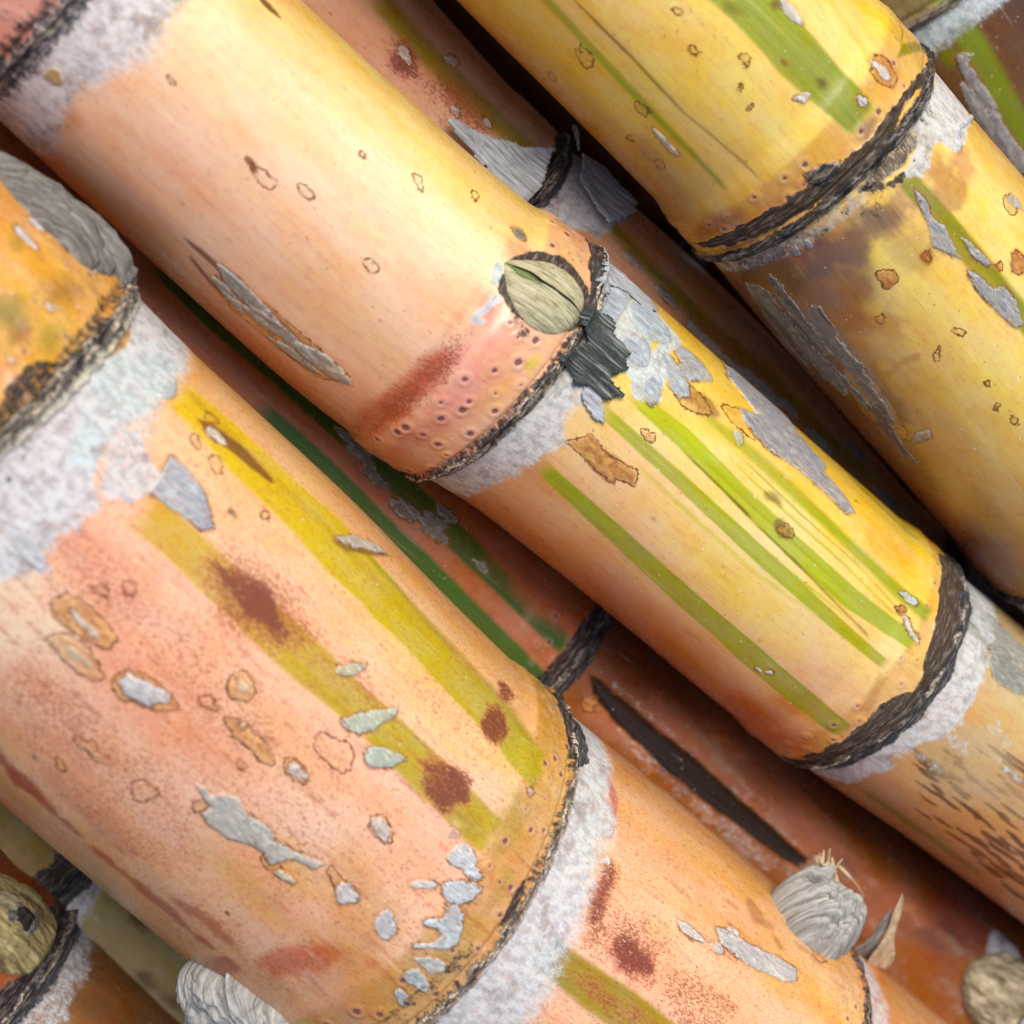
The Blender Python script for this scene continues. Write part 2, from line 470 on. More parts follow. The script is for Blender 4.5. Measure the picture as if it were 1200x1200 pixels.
    def tint(self, pts, c, soft=.1, s=1., rough=.05, sc=5.):
        z, d = self.shape(pts, .3+soft, rough, sc)
        self.mixcol(z, s*sstep(-soft, soft, d), c)
    def scab(self, pts, c=None, thick=.010, rough=.015, lines=0.):
        z, d = self.shape(pts, .3, rough, 8)
        self.a['scab'][z] = np.maximum(self.a['scab'][z], d)
        if c is not None:
            m = (d > -.06)[..., None]
            cc = alb(c)
            if lines:
                X, Y = self.X[z], self.Y[z]
                cc = cc*(1-lines*(1-sstep(.30, .46, fbm(X*1.2, Y*24, self.seed+81, 3))))[..., None]
            self.scol[z] = np.where(m, cc, self.scol[z])
        self.H[z] += thick*sstep(-.01, .02, d)
    def blis(self, pts, fill=.7, thick=.006, rough=.02):
        z, d = self.shape(pts, .3, rough, 8)
        self.a['blis'][z] = np.where(d > self.a['blis'][z], d, self.a['blis'][z])
        self.a['bfill'][z] = np.where(d > -.05, fill, self.a['bfill'][z])
        self.H[z] += thick*sstep(-.02, .03, d)
    def amap(self, nm, pts, v=1., soft=.1, rough=.06, sc=5.):
        z, d = self.shape(pts, .3+soft, rough, sc)
        self.a[nm][z] = np.maximum(self.a[nm][z], v*sstep(-soft, soft, d))
    def clear(self, nm, pts, soft=.06):
        z, d = self.shape(pts, .3+soft, .04)
        self.a[nm][z] *= 1-sstep(-soft, soft, d)
    def mottle(self):
        self.a['spk'] = self.a['spk']*(.75+.5*fbm(self.X*3, self.Y*4, self.seed+95))
        X, Y = self.X, self.Y
        f = fbm(X*.9+3, Y*1.5, self.seed+91, 4)-.5
        h = fbm(X*2.2+9, Y*4, self.seed+92, 4)-.5
        l = fbm(X*.35, Y*16, self.seed+93, 3)-.5
        self.col[..., 0] *= 1+.06*l; self.col[..., 1] *= 1+.30*f+.14*h+.10*l; self.col[..., 2] *= 1+.42*f+.25*h+.12*l
    def stripe(self, pts, c, c2=None, s=.95, soft=.018, fade=(.25, .06), jit=.012):
        q = self.P([(p[0], p[1]) for p in pts]); hw = np.array([p[2]*.01 for p in pts])
        self.stripe_st(q[:, 0], q[:, 1], hw, c, c2, s, soft, fade, jit)
    def stripe_st(self, ss, tt, hw, c, c2=None, s=.95, soft=.018, fade=(.25, .06), jit=.02):
        o = np.argsort(ss); ss, tt, hw = np.array(ss)[o], np.array(tt)[o], np.array(hw)[o]
        z = slice(*np.searchsorted(self.s, [ss[0]-.2, ss[-1]+.2]))
        X, Y = self.X[z], self.Y[z]
        tc = np.interp(X, ss, tt); w = np.interp(X, ss, hw)
        j = (fbm(X*2.2, Y*8, self.seed+41)-.5)*2*jit
        soft = soft*(.6+1.8*fbm(X*1.2, Y*0+tt[0], self.seed+43)); w = w*(.82+.36*fbm(X*.9, Y*0+tt[0]*3, self.seed+45))
        m = s*sstep(-soft, soft, w-np.abs(Y-tc)+j)*sstep(ss[0]-.1, ss[0]+fade[0], X+j*3)*(1-sstep(ss[-1]-fade[1], ss[-1]+.08, X+j*3))
        m = m*(.80+.34*fbm(X*.5, Y*26, self.seed+44, 3))
        cc = alb(c) if c2 is None else None
        zz = (z, slice(None))
        if c2 is None: self.mixcol(zz, m, c)
        else:
            f = np.clip((X-ss[0])/(ss[-1]-ss[0]), 0, 1)[..., None]
            m = np.clip(m, 0, 1)[..., None]
            self.col[zz] = self.col[zz]*(1-m)+(alb(c)*(1-f)+alb(c2)*f)*m
    def scatter(self, n, kinds='rt', s_range=None, tmax=3.0):
        """small natural marks over the whole stalk"""
        for _ in range(n):
            s = RNG.uniform(.5, self.len-.5) if s_range is None else RNG.uniform(*s_range)
            t = RNG.uniform(-tmax, tmax)*self.Rm
            if any(-.3 < s-nd['s'] < .75 for nd in self.nodes): continue
            l = RNG.uniform(.02, .075)*RNG.choice([1, 1, .6]); w = l*RNG.uniform(.25, .7)
            P = [(s+l*math.cos(a)*(1+RNG.normal(0, .12)), t+w*math.sin(a)*(1+RNG.normal(0, .12))) for a in np.linspace(0, 6.28, 13)[:-1]]
            k = RNG.random(); z, d = self.shape(P, .3, .012, 9, st=True)
            if k < .45:
                self.a['blis'][z] = np.maximum(self.a['blis'][z], d); self.a['bfill'][z] = np.where(d > -.05, RNG.choice([.15, .6]), self.a['bfill'][z])
            elif k < .7: self.a['scab'][z] = np.maximum(self.a['scab'][z], d-.012)
            else: self.mixcol(z, .7*sstep(-.03, .02, d-.01), (140, 70, 30))
    # ---- build
    def build(self, group='sugar cane stalks lying in the pile'):
        X, Y = self.X, self.Y
        self.H += (fbm(X*.5, Y*.5, self.seed+51)-.5)*2*self.rvar + (fbm(X*.4, Y*5, self.seed+52)-.5)*.006
        wx = sstep(.3, .7, self.a['wax']); self.mottle()
        self.H += wx*(fbm(X*8, Y*10, self.seed+53)-.3)*.003
        so = np.maximum(sstep(.3, .7, self.a['soot']), (np.abs(self.a['rd']-.01) < .11)*1.0)
        self.H += so*(fbm(X*16, Y*6, self.seed+54)-.45)*.035
        pos = self.pos(self.S, self.TH, self.H)
        self.final = pos
        Wd = W(pos)
        mid = len(self.s)//2
        root = bpy.data.objects.new('sugarcane_stalk', None)
        root.empty_display_size = .01
        link(root); tag(root, self.label, 'sugar cane', group)
        self.root = root
        cuts = [(0, 'internode')]
        for nd in self.nodes:
            for x, nm in ((-.86, 'root_band'), (-.10, 'leaf_scar'), (.14, 'wax_band'), (.72, 'internode')):
                cuts.append((int(np.searchsorted(self.s, nd['s']+x)), nm))
        n = len(self.s)
        for k, (r0, nm) in enumerate(cuts):
            r1 = cuts[k+1][0] if k+1 < len(cuts) else n-1
            r0 = max(r0, 0); r1 = min(r1, n-1)
            if r1-r0 < 1: continue
            z = slice(r0, r1+1)
            V = Wd[z].reshape(-1, 3); nr, nc = r1-r0+1, len(self.th)
            at = {k2: v[z].reshape(-1) for k2, v in self.a.items()}
            at['col'] = self.col[z].reshape(-1, 3); at['scol'] = self.scol[z].reshape(-1, 3)
            at['st'] = np.stack([X[z]+self.seed*37.0, Y[z]+self.seed*5.3, 0*X[z]], -1).reshape(-1, 3)
            f = grid_faces(nr, nc)
            # cut faces at the two ends of the stalk
            for end, row in ((r0 == 0, 0), (r1 == n-1, nr-1)):
                if not end: continue
                ci = len(V); V = np.concatenate([V, V[row*nc:(row+1)*nc].mean(0)[None]])
                for k2 in at: at[k2] = np.concatenate([at[k2], at[k2][row*nc:row*nc+1]])
                i = row*nc+np.arange(nc-1)
                tri = np.stack([i, i+1, np.full(nc-1, ci), np.full(nc-1, ci)], -1)
                f = np.concatenate([f, tri]) if False else f
                cap = raw_mesh('cut_end', V[np.r_[row*nc:(row+1)*nc, ci]]*1.0,
                               np.stack([np.arange(nc-1), np.arange(1, nc), np.full(nc-1, nc)], -1), M_STRAW, root, False,
                               dict(st=np.stack([np.arange(nc+1)*.01, np.zeros(nc+1), np.zeros(nc+1)], -1)))
                V = V[:-1]
                for k2 in at: at[k2] = at[k2][:-1]
            raw_mesh(nm, V, f, SKIN, root, True, at)
        return self
    # ---- things that grow on the stalk
    def surf(self, S, T, lift):
        """points over the stalk's surface; S, T arrays (cm), lift outward"""
        return self.pos(S, T/self.Rm, lift)
    def sheath(self, name, pts, mat, lift=.035, rough=.05, curl=.0, thick=.012, h=.022, parent=None, wav=.03, st=False):
        P = np.asarray(pts) if st else self.P(pts)
        s = np.arange(P[:, 0].min()-.1, P[:, 0].max()+.1, h); t = np.arange(P[:, 1].min()-.1, P[:, 1].max()+.1, h)
        S, T = np.meshgrid(s, t, indexing='ij')
        d = sdf_poly(S, T, P) + (fbm(S*1.6, T*14, self.seed+61)-.5)*2*rough
        d = d + (fbm(S*9, T*9, self.seed+62)-.5)*rough*.7
        cen = (d[:-1, :-1]+d[1:, 1:]+d[1:, :-1]+d[:-1, 1:])/4
        mask = cen > 0
        lf = lift + wav*(fbm(S*2, T*3, self.seed+63)-.3) + (fbm(S*2, T*18, self.seed+64)-.5)*.03 + curl*sstep(.25, 0, d)*fbm(S*1.5, T*2, 5)
        V = W(self.surf(S, T, np.maximum(lf, .012)))
        f = grid_faces(len(s), len(t), mask)
        used = np.unique(f); rem = np.full(S.size, -1); rem[used] = np.arange(len(used))
        st_ = np.stack([S+3, T+9, 0*S], -1).reshape(-1, 3)[used]
        o = raw_mesh(name, V.reshape(-1, 3)[used], rem[f], mat, parent or self.root, True, dict(st=st_))
        m = o.modifiers.new('thickness', 'SOLIDIFY'); m.thickness = thick*SC; m.offset = 0
        return o
    def husk(self, name, s0, t0, L, Wd, Hh, mat, rot=0., skew=.35, wrink=.5, open_=0., nu=70, nv=56, tipu=.55, parent=None, seed=0):
        """a dried bud: a tongue-shaped dome hugging the stalk, point towards the upper left"""
        u = np.linspace(-1, 1, nu); v = np.linspace(-1, 1, nv)
        U, V = np.meshgrid(u, v, indexing='ij')
        wu = np.clip((1+U), 0, 2)**tipu*np.clip((1-U), 0, 2)**.32; wu /= wu.max()
        lx = U*L/2; ly = V*wu*Wd/2
        S = s0+lx*math.cos(rot)-ly*math.sin(rot); T = t0+lx*math.sin(rot)+ly*math.cos(rot)
        wu = wu*(1+.22*(fbm(U*3+seed*7, V*0+np.sign(V)*2, seed+70)-.5))
        ly = V*wu*Wd/2
        S = s0+lx*math.cos(rot)-ly*math.sin(rot); T = t0+lx*math.sin(rot)+ly*math.cos(rot)
        h = Hh*np.clip(1-V**2, 0, 1)**.6*wu**.8*(1-.25*U)
        wr = 1-np.abs(2*fbm(U*2.2+seed, V*5+3*fbm(U*2.5, V*2.5, 3+seed), self.seed+71+seed)-1)
        h = h*(.72+.56*fbm(U*1.7+seed*3, V*1.9, seed+75))*(1+wrink*.7*(wr-.72))
        h = h + wrink*.10*(fbm(U*5, V*14, self.seed+72+seed)-.5)*wu + wrink*.03*(fbm(U*9, V*26, 76+seed)-.5)*wu
        if open_: h = h - open_*Hh*gauss(V-.15*np.sin(U*2), .16)*sstep(-1, -.3, U)
        P = self.surf(S, T, h-.02) - (skew*h)[..., None]*self.axis(S)
        st_ = np.stack([lx+seed*3, ly+seed, 0*lx], -1).reshape(-1, 3)
        return raw_mesh(name, W(P).reshape(-1, 3), grid_faces(nu, nv), mat, parent or self.root, True, dict(st=st_))
    def axis(self, S):
        return np.stack([np.interp(S, self.u, self.T[:, i]) for i in range(3)], -1)

def blade(name, base, tip, width, mat, parent, bend=.1, thick=.03, n=14, twist=.6):
    """a straw splinter: a tapered curved strip; base/tip in design space"""
    base, tip = np.array(base, float), np.array(tip, float)
    d = tip-base; L = np.linalg.norm(d); d /= L
    side = np.cross(d, [0.2, 0.3, 1]); side /= np.linalg.norm(side); up = np.cross(side, d)
    V = []; st = []
    m = 9
    for i in range(n):
        f = i/(n-1); c = base+d*L*f+up*bend*math.sin(f*math.pi)
        w = width*(1-f)**.8*(.75+.25*math.sin(f*9)) + .004
        for j in range(m):
            a = 2*math.pi*j/m
            V.append(c+side*w/2*math.cos(a)+up*(thick/2*math.sin(a)*(1-.7*f)+.25*w*math.cos(a)**2*twist))
            st.append((f*L, math.cos(a)*w+a*.1, 0))
    V = np.array(V); Fc = []
    for i in range(n-1):
        for j in range(m):
            Fc.append([i*m+j, i*m+(j+1) % m, (i+1)*m+(j+1) % m, (i+1)*m+j])
    Fc = np.array(Fc)
    return raw_mesh(name, W(V), Fc, mat, parent, True, dict(st=np.array(st)))

def tuft(name, base, direc, n, ln, w, mat, parent, spread=.35, basew=.1, seed=0):
    """a brush of broken fibres as one mesh"""
    rng = np.random.default_rng(seed); Vs = []; Fs = []; ST = []
    direc = np.array(direc, float); direc /= np.linalg.norm(direc)
    for k in range(n):
        b = np.array(base)+rng.normal(0, basew, 3)*np.array([1, 1, .6]); dd = direc+rng.normal(0, spread, 3); dd /= np.linalg.norm(dd)
        L = ln*rng.uniform(.5, 1.1); ww = w*rng.uniform(.5, 1.3)
        s1 = np.cross(dd, rng.normal(0, 1, 3)); s1 /= np.linalg.norm(s1); s2 = np.cross(dd, s1)
        o = sum(len(v) for v in Vs); vv = []
        bend = rng.normal(0, .12)
        for i in range(5):
            f = i/4; c = b+dd*L*f+s2*bend*L*f*f; r = ww/2*(1-.75*f)
            for j in range(4):
                a = j*math.pi/2; vv.append(c+s1*r*math.cos(a)+s2*.5*r*math.sin(a)); ST.append((f*L+k, j*.03+k*.37, 0))
        Vs.append(np.array(vv))
        for i in range(4):
            for j in range(4): Fs.append([o+i*4+j, o+i*4+(j+1) % 4, o+(i+1)*4+(j+1) % 4, o+(i+1)*4+j])
        Fs.append([o+16, o+17, o+18, o+19])
    return raw_mesh(name, W(np.concatenate(Vs)), np.array(Fs), mat, parent, True, dict(st=np.array(ST)))

# ================================================================== the stalks
# ---- the big pink and yellow striped stalk, lower left
A = Cane('thickest pink stalk with yellow stripes and grey flakes, broad white bands at its rings',
    [(-330, 250, 268), (-94, 462, 268), (20, 590, 268), (220, 768, 265), (340, 880, 256), (455, 985, 251), (560, 1068, 246),
     (660, 1136, 237), (792, 1240, 230), (980, 1385, 226), (1300, 1640, 220)], .8,
    [dict(p=(73, 440), a=0., b=-.02, wax=1.15, wt=.35, soot=.55, sw=.17, cord=1., band=.05, ridge=.07, waxs=.95),
     dict(p=(662, 952), a=.05, b=-.14, wax=.98, wt=.65, soot=.5, sw=.13, cord=.95, band=.04, ridge=.07, waxs=.9, eye=1.5),
     dict(p=(1003, 1290), a=0., b=-.1, wax=.5, wt=.6, soot=.6, cord=.3)], ds=.019, dt=.019, seed=1)
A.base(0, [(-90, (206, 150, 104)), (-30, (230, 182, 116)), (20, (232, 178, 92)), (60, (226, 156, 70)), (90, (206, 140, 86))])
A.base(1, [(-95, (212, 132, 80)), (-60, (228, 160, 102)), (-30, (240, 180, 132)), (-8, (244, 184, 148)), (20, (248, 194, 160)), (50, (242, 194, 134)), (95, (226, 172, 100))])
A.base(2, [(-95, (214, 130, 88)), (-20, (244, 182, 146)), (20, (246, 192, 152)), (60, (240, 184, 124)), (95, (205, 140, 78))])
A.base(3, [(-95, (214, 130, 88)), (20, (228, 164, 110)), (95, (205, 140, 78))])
A.bandtint(0, (222, 172, 70), .5); A.bandtint(1, (196, 150, 66), .85, .72); A.bandtint(2, (214, 160, 92), .4)
# upper internode, greenish bruises
for e, c, s in ((EL(8, 372, 60, 34, 50), (120, 124, 52), .8), (EL(60, 398, 40, 22, 110), (138, 132, 44), .75), (EL(66, 340, 52, 34, 20), (140, 96, 44), .7),
                (EL(108, 330, 30, 16, 60), (130, 120, 50), .6), (EL(30, 300, 90, 40, 45), (240, 170, 60), .5), (EL(10, 440, 60, 30, 45), (226, 170, 120), .6)):
    A.tint(e, c, .12, s, .08)
for e in (EL(28, 277, 38, 8, 45), EL(42, 262, 24, 7, 45), EL(98, 303, 40, 7, 50), EL(120, 312, 26, 5, 50), EL(58, 360, 9, 6), EL(12, 422, 9, 7)):
    A.scab(e, (228, 222, 220))
A.amap('soot', [(-40, 500), (30, 428), (75, 415), (112, 372), (126, 380), (80, 455), (40, 492), (0, 525), (-60, 570)], .62, .06, .06)
A.amap('soot', EL(20, 540, 90, 30, -42), .52, .2, .15)
for k in range(14): A.tint(EL(random.uniform(-10, 120), random.uniform(270, 430), random.uniform(14, 44), random.uniform(8, 18), random.uniform(30, 90)), random.choice([(120, 122, 50), (160, 96, 70), (196, 130, 60), (240, 186, 110)]), .08, .55, .1, 6)
# reddish cheeks and streaks
for e, c, s, so in ((EL(110, 660, 150, 60, 40), (226, 140, 110), .55, .25), (EL(190, 820, 260, 70, 42), (232, 150, 112), .45, .3), (EL(330, 860, 220, 60, 43), (238, 178, 120), .5, .3),
                (EL(290, 1040, 200, 40, 41), (214, 168, 84), .6, .25), (EL(330, 1010, 130, 34, 41), (222, 178, 76), .5, .15), (EL(420, 1090, 200, 100, 90), (214, 152, 70), .55, .3),
                (EL(25, 915, 110, 16, 43), (158, 52, 30), .85, .06), (EL(150, 1030, 230, 8, 41), (160, 66, 44), .7, .04), (EL(240, 1080, 90, 10, 38), (165, 64, 40), .6, .05),
                (EL(110, 960, 160, 30, 42), (206, 112, 70), .5, .15), (EL(350, 1125, 100, 30, -8), (208, 92, 30), .85, .09), (EL(262, 1135, 40, 16, 10), (166, 58, 34), .8, .06),
                (EL(430, 1150, 120, 60, 60), (206, 140, 60), .5, .2), (EL(400, 1180, 100, 70, 60), (210, 140, 110), .4, .2)):
    A.tint(e, c, so, s, .12, 4)
# stripes of the main internode
A.stripe([(204, 456, 26), (300, 548, 33), (400, 645, 35), (470, 720, 31), (537, 796, 28), (590, 852, 28), (632, 905, 24)], (228, 198, 30), (168, 158, 34), s=.97, soft=.02)
A.stripe([(212, 452, 5), (300, 540, 6), (400, 640, 6), (500, 745, 5)], (186, 156, 34), s=.6, soft=.05)
A.stripe([(420, 640, 4), (520, 750, 6), (600, 835, 8), (625, 870, 8)], (150, 138, 34), s=.7, soft=.05)
A.stripe([(160, 590, 22), (230, 655, 22), (300, 720, 23), (370, 785, 22), (437, 845, 21), (520, 925, 24), (578, 982, 22)], (206, 168, 44), (172, 156, 26), s=.95, soft=.022)
A.stripe([(608, 1000, 7), (566, 1085, 7)], (150, 140, 60), s=.0)
for e, s in ((EL(596, 965, 70, 30, 110), .5), (EL(590, 1040, 40, 14, 110), .6), (EL(540, 1110, 80, 36, 120), .35)):
    A.tint(e, (146, 138, 44), .12, s, .1)
# red rot patches in the stripes
A.amap('spk', EL(300, 705, 190, 92, 42), .55, .32, .1); A.amap('spk', EL(296, 702, 120, 48, 42), 1.0, .22, .1)
A.tint(EL(298, 704, 115, 40, 42), (140, 60, 52), .2, .35, .15, 12)
A.amap('spk', EL(521, 920, 74, 54, 60), .85, .10, .08); A.tint(EL(521, 920, 52, 38, 60), (128, 50, 34), .1, .35, .15, 14)
A.amap('spk', EL(580, 850, 50, 34, 75), .85, .10, .08); A.tint(EL(580, 850, 34, 24, 75), (130, 50, 34), .07, .55, .1, 14)
A.amap('spk', EL(591, 812, 30, 18, 60), .8, .08, .06)
for e, v in ((EL(120, 690, 190, 110, 40), .38), (EL(230, 790, 260, 120, 42), .34), (EL(110, 900, 320, 150, 42), .36), (EL(400, 800, 200, 60, 43), .30),
             (EL(300, 960, 300, 130, 42), .26), (EL(470, 1010, 170, 90, 60), .22), (EL(520, 830, 120, 60, 43), .3), (EL(250, 1090, 260, 70, 41), .28),
             (EL(60, 820, 160, 90, 45), .40), (EL(480, 1120, 120, 90, 100), .25), (EL(380, 900, 110, 40, 43), .3)):
    A.amap('spk', e, v, .35, .3, 2)
A.amap('spk', EL(350, 1125, 110, 40, -8), .35, .12, .1); A.amap('spk', EL(260, 1090, 160, 24, 40), .34, .12, .1)
A.tint(EL(10, 715, 190, 90, 45), (250, 228, 200), .25, .6, .1)  # highlight along the left edge, painted as pale cream
# big wax apron below the upper ring
A.amap('wax', [(150, 335), (168, 345), (215, 400), (213, 428), (200, 462), (167, 468), (147, 498), (122, 545), (118, 598), (100, 612), (58, 668), (0, 690), (-70, 760), (-200, 830), (-120, 690), (0, 555), (60, 500), (110, 430)], 1.0, .20, .20)
A.amap('wtone', [(120, 400), (215, 400), (200, 470), (147, 498), (100, 560), (60, 560), (100, 450)], 1., .15, .1)
A.clear('wax', EL(135, 395, 40, 26, 120), .05); A.tint(EL(138, 392, 50, 30, 120), (120, 108, 34), .06, .9, .1)
A.clear('wax', EL(85, 645, 40, 30, 45), .1)
A.scab([(186, 560), (197, 533), (215, 545), (236, 574), (249, 618), (238, 621), (213, 606), (190, 589), (172, 576)], (190, 195, 204), .02)
A.amap('wax', [(143, 503), (160, 500), (170, 530), (194, 562), (176, 582), (160, 586), (125, 592), (112, 575), (126, 530)], .85, .04, .08)
A.amap('soot', EL(150, 550, 60, 40, 60), .40, .1, .15)
A.scab(EL(195, 456, 26, 20, 100), (206, 214, 216), .012)
A.scab(EL(30, 640, 60, 26, 60), (214, 214, 220), .01)
A.scab([(152, 314), (164, 320), (160, 345), (134, 404), (84, 462), (38, 507), (0, 537), (-30, 565), (-36, 556), (-4, 524), (28, 494), (72, 450), (120, 396), (148, 345)], (218, 210, 190), .035, .04, .35)
for k in range(150):
    x = random.uniform(0, 620); y = random.uniform(0, 1)*430+x*.78+470-(x*.05)
    A.tint(EL(x, y, random.uniform(14, 70), random.uniform(1.6, 5), random.uniform(39, 46)), random.choice([(176, 84, 50), (190, 100, 60), (160, 70, 40), (250, 206, 160)]), .018, random.uniform(.2, .55), .025, 9)
for k in range(40):
    x = random.uniform(700, 1010); A.tint(EL(x, x*.62+470+random.uniform(-30, 200), random.uniform(14, 60), random.uniform(1.6, 4), random.uniform(35, 42)), random.choice([(176, 84, 50), (196, 110, 60)]), .018, random.uniform(.2, .5), .025, 9)
# flakes and blisters of the main internode
A.scab(EL(252, 511, 34, 9, 42), (228, 218, 200))
A.tint([(228, 488), (250, 497), (290, 530), (322, 565), (316, 566), (272, 533), (238, 505)], (96, 48, 18), .025, .85, .03)
for e in (EL(245, 490, 20, 8, 40), EL(228, 518, 20, 10, 60), EL(252, 545, 26, 14, 80), EL(310, 605, 14, 9, 50), EL(150, 690, 24, 14, 50), EL(118, 692, 20, 14, 30)):
    A.blis(e, .3)
A.blis([(58, 705), (75, 696), (100, 706), (128, 735), (136, 748), (125, 762), (105, 755), (80, 738), (60, 722)], .95, .012)
A.scab(EL(98, 732, 44, 11, 46), (226, 214, 196))
A.blis(EL(88, 768, 80, 32, 38), .75, .012); A.scab(EL(92, 770, 34, 9, 38), (226, 196, 160), .004)
A.blis([(132, 790), (150, 783), (180, 795), (208, 828), (206, 836), (175, 832), (140, 820), (130, 805)], .85)
A.scab([(138, 798), (148, 792), (172, 800), (196, 812), (198, 824), (178, 824), (174, 829), (160, 822), (142, 814)], (224, 220, 220), .02)
A.blis(EL(282, 805, 38, 32, 43), .8, .012); A.scab(EL(284, 804, 14, 10, 43), (236, 206, 170), .004)
A.blis([(262, 842), (280, 842), (300, 862), (322, 884), (320, 896), (305, 894), (292, 876), (270, 862)], .95, .012)
A.blis(EL(244, 825, 26, 12, 43), .1); A.blis(EL(392, 882, 52, 34, 43), .25)
A.blis(EL(346, 904, 36, 20, 43), .5); A.scab(EL(349, 905, 26, 12, 43), (226, 216, 206))
for e in (EL(104, 876, 24, 12, 40), EL(118, 890, 26, 12, 25), EL(92, 870, 18, 9, 40)): A.blis(e, .4)
A.blis(EL(167, 928, 34, 24, 20), .1); A.blis(EL(70, 898, 20, 9, 45), .6); A.blis(EL(282, 898, 14, 9, 40), .4)
A.scab([(228, 919), (240, 925), (246, 935), (262, 928), (278, 936), (290, 955), (318, 973), (322, 985), (352, 1000), (379, 1015), (366, 1020), (348, 1010), (335, 1009), (316, 1013), (308, 1000), (290, 990), (266, 984), (242, 966), (235, 954), (246, 946)], (206, 203, 196), .02)
A.blis([(226, 940), (240, 934), (242, 950), (228, 952)], .9); A.scab(EL(333, 1028, 26, 9, 35), (226, 214, 190)); A.blis(EL(320, 1018, 40, 14, 40), .8)
A.scab(EL(405, 1049, 30, 22, 60), (232, 230, 228)); A.blis(EL(397, 1038, 44, 18, 60), .4)
A.scab(EL(451, 1086, 30, 26, 100), (216, 220, 224)); A.scab(EL(446, 972, 30, 17, 50), (226, 216, 206)); A.blis(EL(446, 972, 36, 23, 50), .3)
A.scab([(400, 846), (418, 836), (440, 832), (466, 831), (462, 840), (448, 848), (440, 856), (420, 860), (404, 854)], (206, 212, 196), .018)
A.scab(EL(448, 889, 52, 23, 3), (200, 210, 196), .018); A.scab(EL(410, 785, 40, 13, -10), (214, 208, 180), .014)
A.scab([(392, 631), (412, 627), (436, 636), (456, 650), (440, 648), (412, 641)], (206, 196, 180), .02)
A.tint([(388, 634), (412, 640), (458, 652), (440, 653), (405, 646)], (90, 54, 26), .025, .7, .02)
A.scab(EL(542, 1005, 38, 26, 20), (216, 222, 226), .014); A.scab(EL(554, 1024, 20, 15, 30), (214, 220, 226)); A.scab(EL(495, 1038, 30, 9, 2), (224, 226, 230))
A.scab(EL(540, 1046, 46, 26, 6), (208, 216, 220), .014)
A.scab([(522, 1064), (534, 1062), (545, 1075), (543, 1090), (536, 1108), (520, 1114), (502, 1112), (484, 1113), (486, 1108), (505, 1106), (518, 1098), (512, 1090), (494, 1084), (498, 1080), (518, 1078)], (204, 214, 218), .014)
A.scab([(482, 1125), (505, 1124), (522, 1130), (520, 1140), (506, 1144), (494, 1134)], (196, 206, 210)); A.scab(EL(488, 1150, 32, 20, 40), (196, 206, 210)); A.scab(EL(470, 1170, 24, 14, 60), (196, 204, 210))
A.scab(EL(531, 978, 14, 10, 20), (220, 170, 140), .008); A.scab(EL(622, 928, 8, 6), (220, 190, 180))
A.scab(EL(150, 795, 10, 8), (240, 240, 240)); A.scab(EL(282, 850, 12, 5, 43), (230, 190, 150), .003)
A.amap('soot', [(640, 800), (656, 812), (680, 850), (690, 895), (672, 905), (664, 862)], .8, .05, .05)
A.amap('soot', [(560, 1120), (480, 1185), (430, 1215), (420, 1205), (500, 1150), (560, 1090)], .5, .05, .06)
A.amap('soot', EL(603, 1060, 60, 14, 115), .7, .06, .05)
# lower internode
A.stripe([(640, 1118, 20), (700, 1165, 22), (770, 1215, 23), (880, 1295, 22)], (152, 136, 14), (172, 142, 24), s=.97, soft=.022, fade=(.1, .1))
A.amap('spk', EL(735, 1110, 120, 70, 43), .55, .25, .2); A.amap('spk', EL(740, 1122, 70, 44, 45), .85, .14, .1)
A.tint(EL(738, 1125, 60, 34, 45), (196, 92, 70), .12, .7, .1, 9); A.tint(EL(704, 1048, 60, 18, 110), (190, 96, 80), .08, .6, .1, 8)
A.amap('spk', EL(706, 1050, 90, 26, 110), .7, .12, .1); A.amap('spk', EL(830, 1190, 160, 60, 40), .5, .3, .2); A.amap('spk', EL(720, 1180, 120, 30, 40), .55, .15, .15)
A.tint(EL(900, 1060, 240, 30, 36), (240, 182, 90), .18, .6, .1); A.tint(EL(1020, 1150, 90, 26, 75), (222, 132, 50), .1, .8, .12); A.tint(EL(960, 1180, 160, 50, 40), (238, 180, 84), .2, .6, .1)
A.tint(EL(760, 1000, 180, 40, 40), (228, 160, 116), .2, .5, .1)
A.scab([(840, 1088), (853, 1092), (877, 1106), (910, 1122), (933, 1136), (935, 1149), (920, 1152), (890, 1137), (863, 1123), (847, 1108)], (214, 212, 212), .018)
for e in (EL(810, 1094, 36, 12, 38), EL(841, 1112, 20, 10, 38), EL(860, 1093, 14, 9, 38), EL(960, 1114, 16, 8, 45), EL(979, 1117, 16, 7, 45), EL(711, 1010, 10, 12, 90)):
    A.scab(e, (228, 220, 214))
A.blis(EL(961, 1120, 22, 12, 50), .9)
for e in (EL(885, 1070, 30, 14, 60), EL(900, 1085, 20, 8, 30), EL(912, 1105, 24, 5, 60), EL(940, 1098, 20, 5, 40)): A.tint(e, (170, 110, 50), .03, .6, .04)
A.tint([(705, 900), (716, 912), (724, 935), (720, 985), (714, 985), (716, 940)], (186, 92, 92), .03, .7, .04)
A.a['spk'] = np.maximum(A.a['spk']*1.15, .2)
A.scatter(34)

